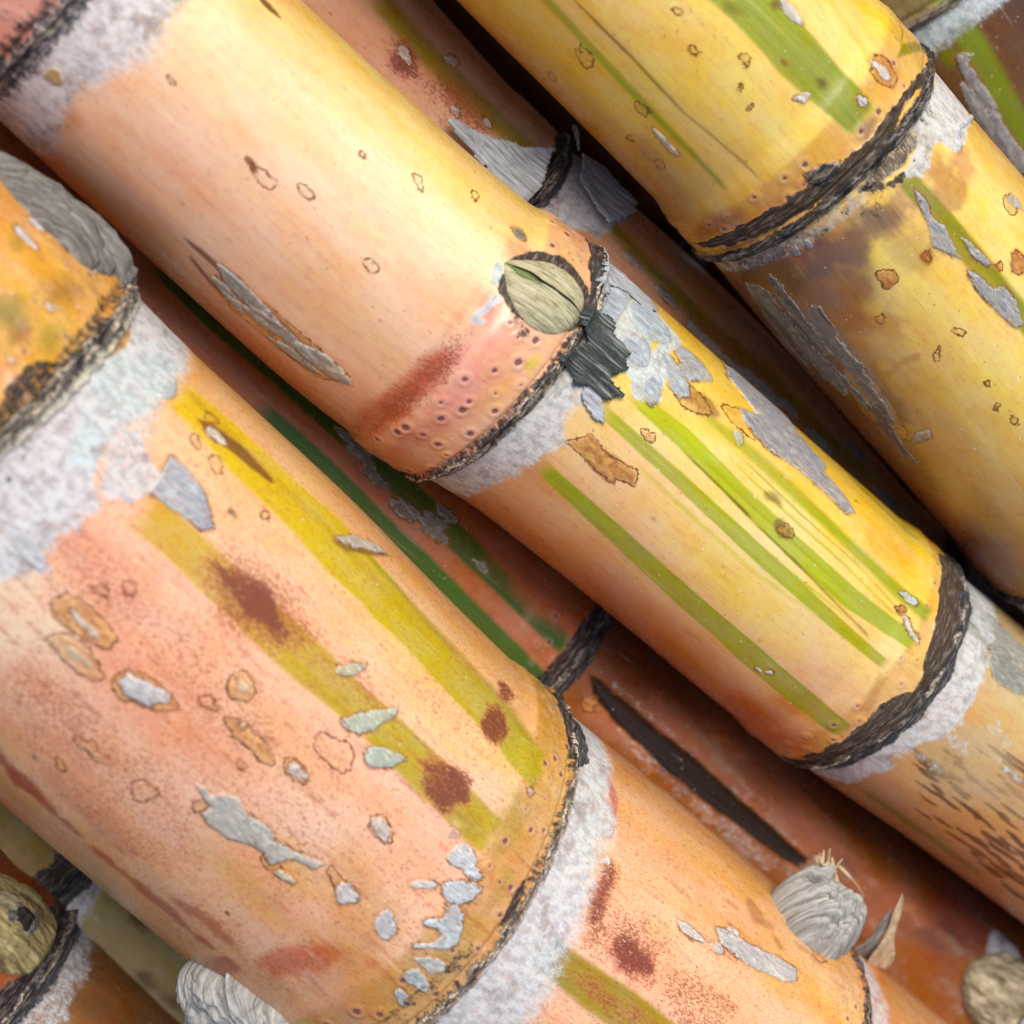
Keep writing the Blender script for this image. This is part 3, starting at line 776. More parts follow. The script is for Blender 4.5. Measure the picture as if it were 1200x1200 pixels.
# ---- the pale pink and cream stalk with the eye bud, across the middle
B = Cane('cream and pink stalk with an almond shaped eye bud above its thin green stripes',
    [(-420, -480, 172), (-80, -165, 174), (60, -36, 174), (177, 72, 173), (300, 186, 172), (445, 318, 171), (550, 400, 169), (620, 440, 162), (698, 503, 158), (820, 607, 154),
     (940, 710, 152), (1040, 792, 145), (1135, 862, 138), (1300, 990, 134), (1600, 1220, 130)], 0.,
    [dict(p=(48, 38), a=0, b=.0, wax=.95, wt=.05, soot=.55, sw=.25, cord=.6, waxs=.9),
     dict(p=(636, 450), a=0, b=.20, wax=.72, wt=.35, soot=.6, sw=.12, cord=.9, ridge=.06, band=.06, waxs=.85, eye=1.6, rows=4),
     dict(p=(1072, 828), a=0, b=.0, wax=.55, wt=.35, soot=.95, sw=.17, cord=.8, ridge=.05, band=.05, waxs=.75)], ds=.019, dt=.0135, seed=2)
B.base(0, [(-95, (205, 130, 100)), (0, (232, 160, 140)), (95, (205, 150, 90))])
B.base(1, [(-95, (196, 116, 66)), (-62, (224, 156, 108)), (-38, (238, 176, 138)), (-14, (246, 196, 158)), (10, (250, 214, 172)), (30, (250, 222, 174)), (52, (244, 210, 136)), (72, (236, 194, 108)), (95, (214, 166, 84))])  # pale cream peak paints the soft highlight into the rind colour
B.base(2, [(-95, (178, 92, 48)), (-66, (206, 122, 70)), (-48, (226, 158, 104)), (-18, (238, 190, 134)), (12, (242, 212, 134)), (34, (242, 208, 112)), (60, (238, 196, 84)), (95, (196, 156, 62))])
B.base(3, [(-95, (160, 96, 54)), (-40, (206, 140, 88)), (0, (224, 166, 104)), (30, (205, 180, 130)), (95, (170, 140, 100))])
B.bandtint(1, (236, 160, 118), .75, .78); B.bandtint(2, (226, 158, 72), .6, .6)
for e, c, so, s in ((EL(485, 455, 140, 34, -42), (196, 62, 24), .10, .9), (EL(440, 480, 60, 26, -40), (190, 70, 34), .1, .7), (EL(565, 400, 90, 46, -40), (240, 164, 146), .15, .6), (EL(540, 460, 90, 50, -40), (236, 150, 140), .2, .55),
                (EL(575, 470, 60, 24, -45), (236, 176, 96), .12, .5), (EL(625, 425, 30, 14, 120), (214, 186, 70), .05, .7), (EL(490, 510, 80, 24, -30), (206, 110, 90), .12, .6), (EL(100, 76, 44, 36, 20), (150, 118, 70), .1, .6),
                (EL(66, 130, 60, 30, 40), (204, 124, 52), .12, .7), (EL(120, 120, 200, 10, 42), (246, 182, 120), .04, .5), (EL(190, 190, 240, 8, 42), (240, 176, 130), .04, .5),
                (EL(610, 300, 50, 30, 45), (222, 140, 90), .12, .7), (EL(575, 365, 40, 24, 100), (200, 70, 50), .08, .5), (EL(400, 350, 200, 60, 43), (238, 178, 116), .3, .5),
                (EL(250, 330, 300, 30, 41), (222, 148, 104), .15, .5)):
    B.tint(e, c, so, s, .07, 7)
B.amap('spk', EL(490, 452, 150, 44, -42), .62, .12, .1)
B.tint([(418, 486), (560, 330), (566, 334), (426, 492)], (196, 128, 70), .04, .22, .02)
# grey torn skin low on the left side
for e, w_ in ((EL(288, 345, 104, 15, 43), 0), (EL(262, 338, 46, 7, 44), 1), (EL(272, 353, 40, 6, 43), 1), (EL(334, 392, 96, 13, 40), 0), (EL(378, 424, 76, 17, 37), 0), (EL(300, 372, 60, 7, 41), 1), (EL(345, 415, 70, 8, 36), 1), (EL(395, 438, 34, 10, 25), 1)):
    B.scab(e, (196, 188, 174) if w_ else (186, 183, 176), .012, .008)
B.blis([(250, 322), (300, 348), (360, 396), (410, 440), (404, 448), (370, 440), (320, 402), (270, 362)], .85, .0, .02)
for e in (EL(240, 300, 62, 7, 43), EL(234, 316, 36, 5, 50), EL(262, 345, 60, 5, 43), EL(316, 366, 80, 4, 41), EL(360, 415, 70, 4, 38)): B.tint(e, (120, 54, 18), .014, .9, .012)
for e in (EL(290, 186, 14, 8, 43), EL(308, 207, 40, 13, 43), EL(358, 224, 24, 13, 50), EL(434, 311, 18, 15, 43), EL(490, 213, 22, 8, 60), EL(556, 228, 12, 8, 70), EL(424, 180, 12, 7, 60)): B.blis(e, .15, .003)
B.tint(EL(314, 6, 40, 6, 43), (110, 58, 26), .02, .9, .01); B.scab(EL(608, 273, 18, 9, 43), (130, 120, 110)); B.tint(EL(294, 192, 16, 4, 60), (130, 70, 26), .02, .9)
# the upper ring's grey bloom
B.amap('wax', [(150, -10), (140, 22), (115, 28), (108, 46), (88, 62), (75, 92), (82, 105), (50, 118), (28, 140), (-5, 150), (-40, 100), (30, 40), (70, -20)], .95, .14, .14)
B.amap('soot', EL(50, 55, 70, 40, 110), .5, .15, .12); B.amap('soot', EL(10, 130, 60, 26, 45), .3, .1, .1)
B.scab(EL(62, 88, 26, 16, 20), (206, 170, 110), .008)
# bloom, soot and flakes below the middle ring
B.amap('wax', [(688, 428), (678, 460), (662, 520), (630, 535), (590, 562), (545, 582), (505, 556), (520, 545), (590, 508), (650, 450)], .95, .11, .12)
B.amap('soot', [(545, 575), (600, 520), (640, 480), (625, 525), (590, 550)], .46, .1, .1)
B.amap('wax', [(692, 290), (712, 306), (760, 356), (800, 400), (780, 420), (776, 470), (745, 470), (735, 440), (700, 420), (690, 350)], 1., .05, .07)
B.amap('wtone', [(692, 290), (712, 306), (760, 356), (800, 400), (780, 470), (700, 420), (690, 350)], 1., .1, .05)
for e in (EL(718, 356, 30, 60, 43), EL(762, 380, 60, 26, 43), EL(790, 440, 60, 20, 60), EL(765, 455, 40, 20, 90), EL(745, 410, 40, 30, 43), EL(812, 425, 60, 14, 45), EL(810, 436, 30, 16, 30)):
    B.scab(e, (190, 200, 206), .016)
B.clear('wax', EL(768, 400, 26, 10, 100), .03)
B.amap('soot', [(684, 276), (700, 284), (706, 320), (700, 360), (690, 364), (690, 310)], .9, .04, .04)
# rim of soot and white wax round the eye bud
B.amap('soot', EL(638, 342, 118, 92, 38, 24, .05), .70, .05, .04)
B.amap('soot', EL(612, 385, 40, 18, 60), .5, .06, .06); B.amap('soot', EL(675, 300, 30, 20, 60), .4, .06, .06)
for e in (EL(583, 318, 14, 34, 10), EL(568, 362, 46, 14, -35), EL(560, 376, 24, 14, 0), EL(580, 352, 16, 12, 0)):
    B.amap('wax', e, .9, .04, .05); B.amap('wtone', e, 1, .1)
for e, c, so, s in ((EL(640, 560, 110, 30, 40), (196, 104, 60), .15, .5), (EL(730, 640, 240, 40, 41), (216, 168, 106), .2, .5), (EL(860, 690, 220, 50, 41), (236, 196, 84), .25, .6), (EL(1000, 700, 120, 40, 42), (240, 196, 60), .2, .5),
                (EL(850, 850, 160, 30, 38), (160, 60, 30), .14, .75), (EL(940, 830, 60, 26, 20), (206, 120, 50), .1, .6), (EL(1040, 640, 80, 30, 42), (238, 176, 48), .15, .6), (EL(900, 850, 110, 40, 38), (196, 90, 50), .2, .6),
                (EL(780, 740, 200, 30, 40), (206, 124, 64), .2, .5)):
    B.tint(e, c, so, s, .06)
# green stripes below the ring
B.stripe([(637, 548, 9), (715, 620, 12), (800, 697, 14), (880, 768, 15), (950, 826, 14), (990, 857, 11)], (150, 156, 8), (156, 146, 10), jit=.006, soft=.006, fade=(.15, .06))
B.stripe([(704, 478, 7), (800, 566, 8), (880, 640, 9), (960, 712, 8), (1036, 778, 6)], (164, 170, 8), (164, 160, 14), jit=.006, soft=.006)
B.stripe([(742, 462, 8), (800, 512, 13), (866, 578, 13), (930, 640, 13), (1000, 702, 12), (1072, 752, 10)], (178, 186, 8), (158, 168, 6), jit=.006, soft=.006)
B.stripe([(818, 482, 5), (870, 522, 8), (925, 570, 9), (983, 625, 8), (1040, 680, 8), (1090, 722, 9)], (182, 174, 44), (130, 152, 20), s=.85, soft=.03)
B.stripe([(870, 450, 5), (940, 510, 6), (1010, 572, 6), (1078, 632, 6)], (164, 150, 30), soft=.03, s=.8)
for dx, c_, w_ in ((-14, (170, 168, 40), 1.6), (24, (160, 160, 30), 1.4), (52, (186, 176, 60), 1.8), (66, (150, 150, 24), 1.2), (-52, (214, 190, 90), 2.5)):
    B.stripe([(800+dx, 540), (870+dx, 606), (940+dx, 668), (1010+dx*.9, 726)] and [(800+dx, 540-dx*.1, w_), (870+dx, 606-dx*.1, w_), (940+dx, 668-dx*.1, w_), (1005+dx*.9, 722, w_*.6)], c_, s=.7, soft=.012)
B.stripe([(800, 527, 1.2), (840, 566, 1.3), (880, 607, 1.3)], (92, 60, 14), soft=.012, s=.95)
B.stripe([(882, 610, 1.2), (930, 655, 1.3), (1018, 744, 1.0)], (120, 80, 16), soft=.012, s=.9)
B.tint(EL(820, 470, 60, 22, 45), (150, 96, 24), .06, .8, .08); B.blis(EL(812, 468, 50, 24, 45), .7)
B.blis(EL(866, 492, 50, 16, 50), .5); B.blis(EL(760, 510, 20, 12, 45), .8); B.tint(EL(908, 585, 26, 12, 40), (120, 100, 20), .04, .7); B.tint(EL(918, 620, 26, 16, 40), (124, 96, 16), .03, .8, .05)
B.blis(EL(922, 622, 22, 14, 40), .5)
B.scab([(837, 420), (850, 428), (867, 443), (900, 474), (933, 508), (968, 546), (966, 553), (987, 577), (1003, 601), (992, 602), (962, 572), (933, 548), (897, 524), (872, 494), (866, 478), (888, 486), (852, 440)], (172, 172, 176), .024, .008)
B.scab(EL(816, 433, 36, 15, 40), (190, 192, 192)); B.scab(EL(866, 512, 18, 8, 60), (196, 200, 176))
for (p, q) in (((845, 428), (960, 548)), ((880, 480), (990, 592)), ((872, 470), (930, 520)), ((900, 490), (975, 570))):
    B.stripe_st(*(lambda z: (z[:, 0], z[:, 1]))(B.P([p, q])), [.012, .012], (60, 42, 26), soft=.008, s=0.0)
B.blis([(660, 517), (692, 510), (712, 530), (747, 553), (743, 571), (720, 558), (723, 571), (700, 553), (677, 528)], 1., .008)
B.tint([(664, 515), (692, 512), (712, 530), (747, 555), (741, 568), (722, 558), (720, 568), (700, 553), (678, 528)], (168, 92, 26), .03, .8, .05)
B.tint([(1010, 830), (1032, 790), (1042, 795), (1020, 836)], (190, 130, 46), .03, .5); B.blis(EL(1058, 715, 11, 11), 1.); B.tint(EL(1058, 715, 9, 9), (130, 40, 10), .02, .9)
B.scab(EL(1068, 738, 34, 7, 65), (236, 226, 206)); B.scab(EL(1066, 702, 22, 10, 35), (206, 214, 206)); B.scab(EL(890, 786, 10, 4, 40), (225, 225, 215)); B.scab(EL(902, 789, 10, 4, 0), (225, 225, 215))
# the black lower ring, its bloom and the worn skin after it
B.amap('soot', [(1100, 650), (1114, 662), (1124, 700), (1120, 740), (1100, 790), (1080, 806), (1085, 775), (1096, 735), (1102, 690)], 1., .03, .04)
B.amap('soot', [(1080, 806), (1016, 872), (960, 892), (935, 888), (1000, 856), (1045, 815)], .8, .05, .06)
B.amap('wax', [(1120, 665), (1150, 700), (1160, 760), (1130, 850), (1060, 890), (980, 920), (945, 898), (1010, 880), (1090, 815), (1120, 740)], .85, .1, .12)
for e, c in ((EL(1165, 745, 110, 30, 45), (176, 176, 166)), (EL(1185, 790, 80, 26, 45), (160, 164, 156)), (EL(1145, 720, 60, 16, 60), (206, 208, 204))): B.scab(e, c, .012, .04)
B.tint(EL(1090, 900, 120, 50, 38), (220, 156, 104), .15, .6); B.tint(EL(1150, 900, 200, 120, 40), (204, 160, 90), .3, .6)
for k in range(130):
    x, y = random.uniform(1080, 1230), random.uniform(880, 1060)
    if (x-1080)*.6+860 > y+40 or (x-1080)*.8+960 < y: continue
    B.tint(EL(x, y, random.uniform(12, 46), random.uniform(3, 6), 36+random.uniform(-3, 3)), (104, 56, 26), .014, .85, .01)
B.tint(EL(1150, 900, 160, 70, 40), (196, 168, 130), .2, .6, .15)
for e in (EL(1120, 870, 90, 20, 40), EL(1160, 850, 80, 18, 42), EL(1085, 895, 60, 14, 20), EL(1185, 905, 60, 12, 40)): B.amap('wax', e, .62, .1, .12)
B.stripe([(1010, 925, 8), (1080, 975, 9), (1150, 1025, 8)], (110, 104, 34), s=.7, soft=.04)
B.scatter(12)

# ---- the yellow stalk, top right
C = Cane('yellow stalk with one broad green stripe and a wide black ring, brown decay below it',
    [(330, -450, 168), (600, -178, 168), (775, -2, 168), (894, 116, 168), (950, 176, 168), (1007, 250, 167), (1090, 345, 166), (1171, 439, 164), (1330, 625, 160), (1560, 895, 158)], .25,
    [dict(p=(1002, 212), a=0, b=.0, wax=.4, wt=.3, soot=.8, sw=.07, eye=1.3, cord=.25, ridge=.07, band=.05, waxs=.62),
     dict(p=(1345, 660), a=0, b=0, wax=.5, wt=.4, soot=.7, cord=.3)], ds=.021, dt=.016, seed=3)
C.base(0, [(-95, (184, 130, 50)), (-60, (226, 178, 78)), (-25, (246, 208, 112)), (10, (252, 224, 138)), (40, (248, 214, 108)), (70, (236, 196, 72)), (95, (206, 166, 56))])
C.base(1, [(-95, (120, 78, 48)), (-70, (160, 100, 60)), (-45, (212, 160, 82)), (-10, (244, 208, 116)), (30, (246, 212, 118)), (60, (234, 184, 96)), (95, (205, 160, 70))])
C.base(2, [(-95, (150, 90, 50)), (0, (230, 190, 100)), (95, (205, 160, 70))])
C.bandtint(0, (222, 160, 76), .7, .66)
for e, c, so, s in ((EL(850, 60, 200, 60, 45), (244, 210, 120), .3, .5), (EL(900, 250, 160, 30, -38), (196, 120, 60), .12, .6), (EL(840, 262, 60, 24, -20), (150, 70, 40), .12, .8),
                (EL(1040, 95, 40, 22, 60), (236, 170, 50), .1, .7), (EL(1037, 80, 44, 26, 45), (196, 110, 60), .07, .6), (EL(790, 230, 80, 30, 45), (190, 124, 50), .15, .6), (EL(1000, 130, 44, 30, 120), (212, 200, 100), .1, .5),
                (EL(760, 175, 40, 20, 45), (186, 126, 60), .08, .5), (EL(890, 190, 200, 26, 45), (226, 176, 60), .1, .4)):
    C.tint(e, c, so, s, .06)
C.stripe([(800, -75, 30), (880, 0, 31), (930, 55, 29), (984, 110, 24), (1012, 140, 18)], (156, 164, 10), (136, 152, 10), soft=.022)
C.stripe([(960, -55, 18), (1016, 8, 18), (1056, 58, 14), (1078, 84, 10)], (124, 122, 20), soft=.04, s=.85)
C.stripe([(570, -75, 4), (643, 0, 5), (735, 100, 5), (800, 168, 4), (850, 220, 3)], (150, 150, 24), soft=.02, s=.85)
C.stripe([(660, -15, 1.4), (740, 66, 1.8), (800, 130, 1.4), (888, 205, 1.2)], (132, 92, 20), soft=.014, s=.9)
C.stripe([(690, -2, 3), (760, 70, 4), (850, 160, 3)], (246, 214, 120), soft=.03, s=.6)
C.stripe([(960, -20, 3), (1010, 50, 4), (1030, 110, 3)], (206, 178, 40), soft=.05, s=.6)
for e in (EL(874, 69, 16, 12, 60), EL(754, 127, 20, 13, 40), EL(794, 10, 12, 8), EL(688, 62, 26, 9, 50), EL(684, 68, 30, 9, 50), EL(880, 125, 10, 6, -40), EL(868, 100, 7, 5), EL(774, 192, 14, 8, 45), EL(815, 58, 10, 7), EL(812, 57, 14, 8, 40), EL(738, 160, 10, 6), EL(647, 88, 12, 7)):
    C.blis(e, .5, .004)
C.tint(EL(875, 70, 12, 9), (214, 160, 40), .03, .8)
for e in (EL(928, 12, 36, 13, 50), EL(942, 113, 18, 11, -15), EL(1034, 82, 30, 10, 50), EL(780, 165, 40, 7, 48), EL(1012, 118, 16, 10, 30)):
    C.scab(e, (226, 220, 216))
C.blis(EL(1036, 82, 42, 24, 50), .7); C.tint(EL(911, 3, 20, 14, 30), (110, 66, 24), .04, .8); C.tint(EL(965, 95, 18, 12, 40), (110, 80, 24), .04, .8); C.tint(EL(860, 8, 30, 12, 20), (120, 96, 24), .05, .6)
C.scab([(945, 205), (955, 196), (984, 188), (986, 196), (968, 216), (950, 214)], (128, 122, 118), .02)
C.amap('soot', [(944, 200), (958, 196), (988, 182), (990, 190), (955, 206), (948, 218)], .6, .04)
C.tint(EL(1018, 150, 30, 16, 110), (100, 80, 90), .05, .6)
# the ring: black groove, then grey-brown rot
C.amap('soot', [(815, 284), (850, 288), (905, 268), (960, 236), (1010, 205), (1045, 165), (1062, 118), (1086, 66), (1076, 66), (1050, 116), (1030, 150), (995, 185), (940, 222), (890, 252), (850, 272)], 1., .04, .05)
for e in (EL(905, 300, 60, 22, -30), EL(960, 262, 70, 24, -30), EL(1030, 232, 60, 26, -40), EL(985, 246, 40, 20, -30), EL(1085, 130, 40, 22, 120)): C.amap('soot', e, .47, .08, .14)
C.tint([(846, 292), (900, 290), (980, 250), (1060, 215), (1080, 240), (1010, 290), (960, 330), (900, 350)], (176, 136, 96), .08, .7, .2)
C.amap('soot', [(1010, 215), (1045, 205), (1075, 185), (1060, 215), (1030, 225), (1000, 232), (985, 240)], .62, .06, .1)
C.amap('wax', [(1066, 130), (1090, 80), (1120, 120), (1135, 165), (1125, 180), (1100, 165), (1085, 210), (1050, 215), (1070, 170)], .9, .06, .1)
C.amap('wax', [(880, 280), (960, 240), (1000, 232), (985, 262), (950, 290), (900, 300)], .42, .08, .12)
for e, c in ((EL(1124, 160, 30, 8, 85), (214, 216, 222)), (EL(1060, 170, 40, 24, 130), (150, 140, 126)), (EL(948, 285, 12, 10), (150, 156, 170)), (EL(933, 293, 14, 10), (130, 140, 150)), (EL(1040, 195, 60, 20, 140), (126, 112, 98))):
    C.scab(e, c, .016)
for e, c, so, s in ((EL(905, 312, 90, 30, -30), (130, 70, 44), .12, .85), (EL(950, 300, 90, 26, -30), (150, 100, 60), .1, .7), (EL(990, 290, 70, 34, -30), (196, 134, 80), .12, .6), (EL(1065, 290, 70, 50, 20), (170, 128, 90), .14, .5),
                (EL(1000, 330, 40, 90, 30), (150, 110, 50), .1, .55), (EL(1130, 190, 50, 20, 60), (206, 120, 60), .08, .6), (EL(950, 400, 230, 100, 50), (120, 84, 62), .14, .9), (EL(1045, 520, 160, 34, 50), (120, 64, 40), .14, .75),
                (EL(1020, 460, 120, 40, 50), (110, 60, 36), .12, .7), (EL(1100, 600, 120, 40, 50), (150, 84, 50), .15, .7), (EL(1135, 570, 90, 60, 60), (206, 150, 60), .2, .5), (EL(1160, 650, 90, 40, 30), (150, 80, 46), .2, .7)):
    C.tint(e, c, so, s, .1)
C.tint([(870, 335), (910, 345), (945, 328), (980, 345), (1000, 400), (1040, 460), (1055, 500), (1020, 480), (985, 450), (950, 440), (915, 400)], (146, 128, 116), .06, .8, .14)
for e in (EL(905, 362, 80, 20, 52), EL(938, 372, 110, 16, 54), EL(968, 385, 70, 22, 60), EL(958, 420, 120, 14, 50), EL(998, 425, 70, 18, 50), EL(1028, 468, 76, 13, 52), EL(920, 392, 90, 8, 52), EL(1000, 455, 80, 7, 48)): C.scab(e, (150, 140, 132), .006, .06, .5)
C.scab([(1070, 520), (1074, 508), (1090, 504), (1092, 512), (1080, 518)], (206, 180, 150)); C.scab([(1020, 470), (1035, 480), (1060, 520), (1080, 545), (1060, 535), (1030, 500)], (130, 108, 96), .01, .02)
C.blis([(985, 400), (1010, 425), (1045, 470), (1068, 515), (1050, 515), (1010, 480), (990, 440)], .5)
C.tint([(1032, 440), (1060, 418), (1078, 412), (1080, 418), (1060, 428), (1036, 446)], (190, 128, 60), .025, .7)
C.stripe([(1062, 205, 11), (1090, 238, 13), (1135, 290, 13), (1180, 345, 13), (1225, 400, 13), (1300, 490, 12)], (136, 138, 26), soft=.03, fade=(.1, .1))
for e in ([(1073, 222), (1085, 232), (1094, 255), (1108, 262), (1112, 275), (1126, 302), (1112, 297), (1094, 288), (1092, 270), (1078, 240)], [(1128, 277), (1140, 284), (1162, 308), (1158, 313), (1138, 298)],
          [(1133, 315), (1144, 320), (1165, 338), (1178, 336), (1190, 350), (1200, 378), (1190, 384), (1172, 366), (1145, 338)]):
    C.scab(e, (176, 178, 180), .018, .008)
for e in (EL(1041, 325, 24, 22, 60), EL(1195, 308, 30, 18, 80), EL(1172, 312, 12, 9), EL(1087, 300, 14, 10, 30)): C.tint(e, (176, 84, 26), .04, .85, .05); C.blis(e, .9)
for e, c, so, st_ in ((EL(900, 345, 110, 60, 55), (92, 56, 38), .12, .85), (EL(985, 470, 200, 50, 52), (104, 62, 40), .12, .8), (EL(1060, 560, 170, 40, 50), (126, 74, 44), .15, .75), (EL(940, 330, 60, 40, 0), (150, 80, 40), .1, .7), (EL(1010, 400, 60, 26, 60), (190, 120, 60), .08, .7)):
    C.tint(e, c, so, st_, .14, 4)
for e, c, so, st_ in ((EL(950, 335, 170, 90, 15), (136, 88, 64), .22, .75), (EL(995, 285, 130, 40, -35), (112, 84, 78), .12, .7), (EL(905, 320, 80, 40, 30), (88, 52, 44), .12, .8), (EL(1000, 370, 90, 60, 40), (168, 104, 54), .2, .7), (EL(1110, 215, 60, 30, 40), (170, 104, 66), .1, .6)):
    C.tint(e, c, so, st_, .3, 3)
C.tint(EL(1090, 302, 14, 9), (150, 70, 34), .03, .8)
for e in (EL(1033, 373, 10, 9), EL(1126, 388, 18, 6, 0), EL(1159, 449, 6, 6), EL(1190, 493, 10, 8), EL(1170, 477, 9, 5, 100), EL(1100, 415, 16, 7, 105), EL(1185, 240, 26, 12, 60)):
    C.blis(e, .6, .004)
C.scab(EL(1190, 236, 22, 8, 45), (200, 196, 190))
C.scatter(10)

# ---- the lower layer
Dn = Cane('reddish olive striped stalk deep in the gap between the cream and yellow stalks',
    [(90, -310, 104), (300, -88, 102), (434, 70, 100), (565, 212, 98), (666, 301, 95, -.1), (735, 356, 92, -.2), (851, 462, 88, -.3), (1035, 676, 86, -.4), (1190, 830, 84, -.4), (1420, 1040, 84, -.4)], -1.75,
    [dict(p=(648, 205), a=0, b=.1, wax=.8, wt=.4, soot=.8, sw=.18, cord=.5, waxs=.9, ridge=.07),
     dict(p=(1120, 630), a=0, b=0, wax=.7, wt=.4, soot=1., sw=.3, cord=.2, waxs=.8)], ds=.027, dt=.027, seed=4)
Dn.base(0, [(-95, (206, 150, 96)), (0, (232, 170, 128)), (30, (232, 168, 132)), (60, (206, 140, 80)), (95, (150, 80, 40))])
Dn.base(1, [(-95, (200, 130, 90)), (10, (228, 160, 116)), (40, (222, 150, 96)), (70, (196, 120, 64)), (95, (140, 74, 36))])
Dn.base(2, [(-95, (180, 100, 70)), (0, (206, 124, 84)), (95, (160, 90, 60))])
Dn.stripe([(440, -10, 14), (520, 80, 16), (580, 140, 15), (620, 175, 12)], (150, 130, 22), soft=.05)
Dn.stripe([(708, 256, 8), (770, 320, 9), (840, 390, 9), (930, 470, 9), (1020, 560, 9)], (142, 122, 16), soft=.05)
Dn.amap('spk', EL(535, 120, 90, 50, 45), .6, .2, .15); Dn.amap('spk', EL(473, 66, 50, 40, 60), .8, .1, .1)
Dn.tint(EL(473, 66, 36, 30, 50), (150, 50, 56), .1, .7, .1); Dn.tint(EL(535, 120, 40, 22, 60), (176, 66, 40), .1, .6, .1)
for e in (EL(474, 62, 24, 12, 60), EL(530, 70, 16, 10, 20), EL(535, 128, 12, 9), EL(570, 142, 14, 8)): Dn.scab(e, (228, 206, 186))
for k in range(9):
    x = 745+k*37+random.uniform(-8, 8); Dn.scab(EL(x, x*.86-400+random.uniform(-14, 20)+70, random.uniform(30, 70), random.uniform(5, 11), 45), (170, 164, 160))
Dn.tint(EL(900, 470, 300, 60, 44), (150, 82, 40), .2, .6, .1)
Dn.amap('wax', [(650, 200), (720, 230), (745, 250), (700, 275), (660, 265), (620, 240)], 1., .1, .1)
Dn.amap('wax', EL(1165, 690, 110, 40, 40), .9, .12, .1)
Dn.scatter(14)

E = Cane('reddish brown stalk with dark green stripes and one long groove painted dark',
    [(-260, -20, 150), (0, 215, 152), (200, 400, 152), (400, 570, 152), (540, 690, 150), (640, 776, 148), (760, 862, 146), (900, 975, 143), (1060, 1100, 140), (1200, 1205, 138), (1480, 1420, 134)], -2.35,
    [dict(p=(684, 760), a=0, b=.08, wax=.35, wt=.3, soot=1.0, sw=.2, cord=.6, waxs=.5, ridge=.08),
     dict(p=(1215, 1150), a=0, b=.1, wax=.6, wt=.5, soot=.9, sw=.2, cord=.2, waxs=.8)], ds=.025, dt=.025, seed=5)
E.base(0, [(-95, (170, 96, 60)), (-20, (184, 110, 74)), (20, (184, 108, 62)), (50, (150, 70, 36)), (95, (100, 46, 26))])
E.base(1, [(-95, (190, 124, 80)), (-45, (196, 128, 84)), (-15, (160, 96, 48)), (20, (128, 72, 36)), (60, (84, 44, 24)), (95, (60, 34, 20))])  # darkened towards the right: shadow of the gap taken into the colour
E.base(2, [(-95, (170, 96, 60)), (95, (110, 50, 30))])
E.stripe([(180, 305, 13), (300, 415, 14), (415, 518, 14), (520, 616, 14), (600, 694, 14), (664, 757, 12)], (50, 88, 12), soft=.02, jit=.008)
E.stripe([(300, 478, 14), (400, 574, 15), (470, 640, 15), (533, 703, 15), (600, 768, 15), (640, 806, 13)], (56, 98, 14), soft=.02, jit=.008)
for k in range(16):
    x = 400+random.uniform(0, 170); E.scab(EL(x, 545+(x-430)*.86+random.uniform(-26, 20), random.uniform(10, 44), random.uniform(6, 15), 45), (150, 146, 136), .016)
E.amap('spk', EL(620, 680, 160, 50, 44), .45, .2, .2); E.tint(EL(640, 700, 120, 40, 44), (176, 76, 36), .15, .6)
E.tint(EL(880, 930, 260, 36, 41), (170, 96, 46), .15, .5, .12); E.tint(EL(1010, 1020, 200, 40, 41), (176, 98, 50), .15, .55, .12); E.tint(EL(760, 800, 160, 50, 41), (88, 40, 26), .2, .6, .15); E.tint(EL(1130, 1080, 110, 60, 41), (120, 50, 50), .2, .4)
E.tint(EL(720, 850, 100, 30, 40), (206, 130, 96), .1, .6); E.amap('wax', EL(828, 944, 250, 26, 42), .55, .08, .2); E.amap('wax', EL(780, 855, 200, 12, 42), .5, .05, .06); E.amap('wax', EL(900, 945, 160, 10, 42), .5, .05, .06)
E.amap('wax', EL(1182, 1128, 70, 40, 45), .9, .1, .1); E.amap('spk', EL(900, 950, 400, 100, 41), .35, .2, .2)
for k in range(26):
    x = random.uniform(740, 1130); y = 700+(x-640)*.80+random.uniform(0, 110)
    E.tint(EL(x, y, random.uniform(20, 80), random.uniform(6, 16), 41), random.choice([(70, 40, 26), (92, 50, 28), (196, 122, 66), (150, 130, 110)]), .06, .55, .1, 6)
for k in range(12):
    x = random.uniform(760, 1130); E.amap('wax', EL(x, 715+(x-640)*.80+random.uniform(0, 90), random.uniform(20, 70), random.uniform(5, 12), 41), .5, .05, .12)
E.amap('soot', EL(790, 800, 150, 40, 42), .42, .2, .25); E.amap('soot', EL(960, 930, 200, 30, 42), .36, .2, .25)
GROOVE = [(690, 792), (706, 800), (760, 845), (830, 902), (900, 964), (950, 1008), (940, 1022), (915, 1006), (846, 956), (786, 908), (728, 854), (698, 816)]
E.amap('wax', [(700, 790), (770, 840), (845, 905), (915, 968), (965, 1010), (945, 1040), (900, 1022), (830, 968), (770, 915), (716, 866)], .50, .06, .22)
for nm in ('wax', 'soot'): E.clear(nm, GROOVE, .02)
z_, d_ = E.shape(GROOVE); E.a['spk'][z_] *= 1-sstep(-.03, .03, d_)
E.tint(GROOVE, (40, 31, 26), .022, .97, .03)  # the crevice's shade, painted near-black over a shallow dent
z_, d_ = E.shape(GROOVE); E.H[z_] -= .05*sstep(-.02, .08, d_)
E.blis(EL(690, 825, 22, 18, 50), .6)
E.scatter(16)

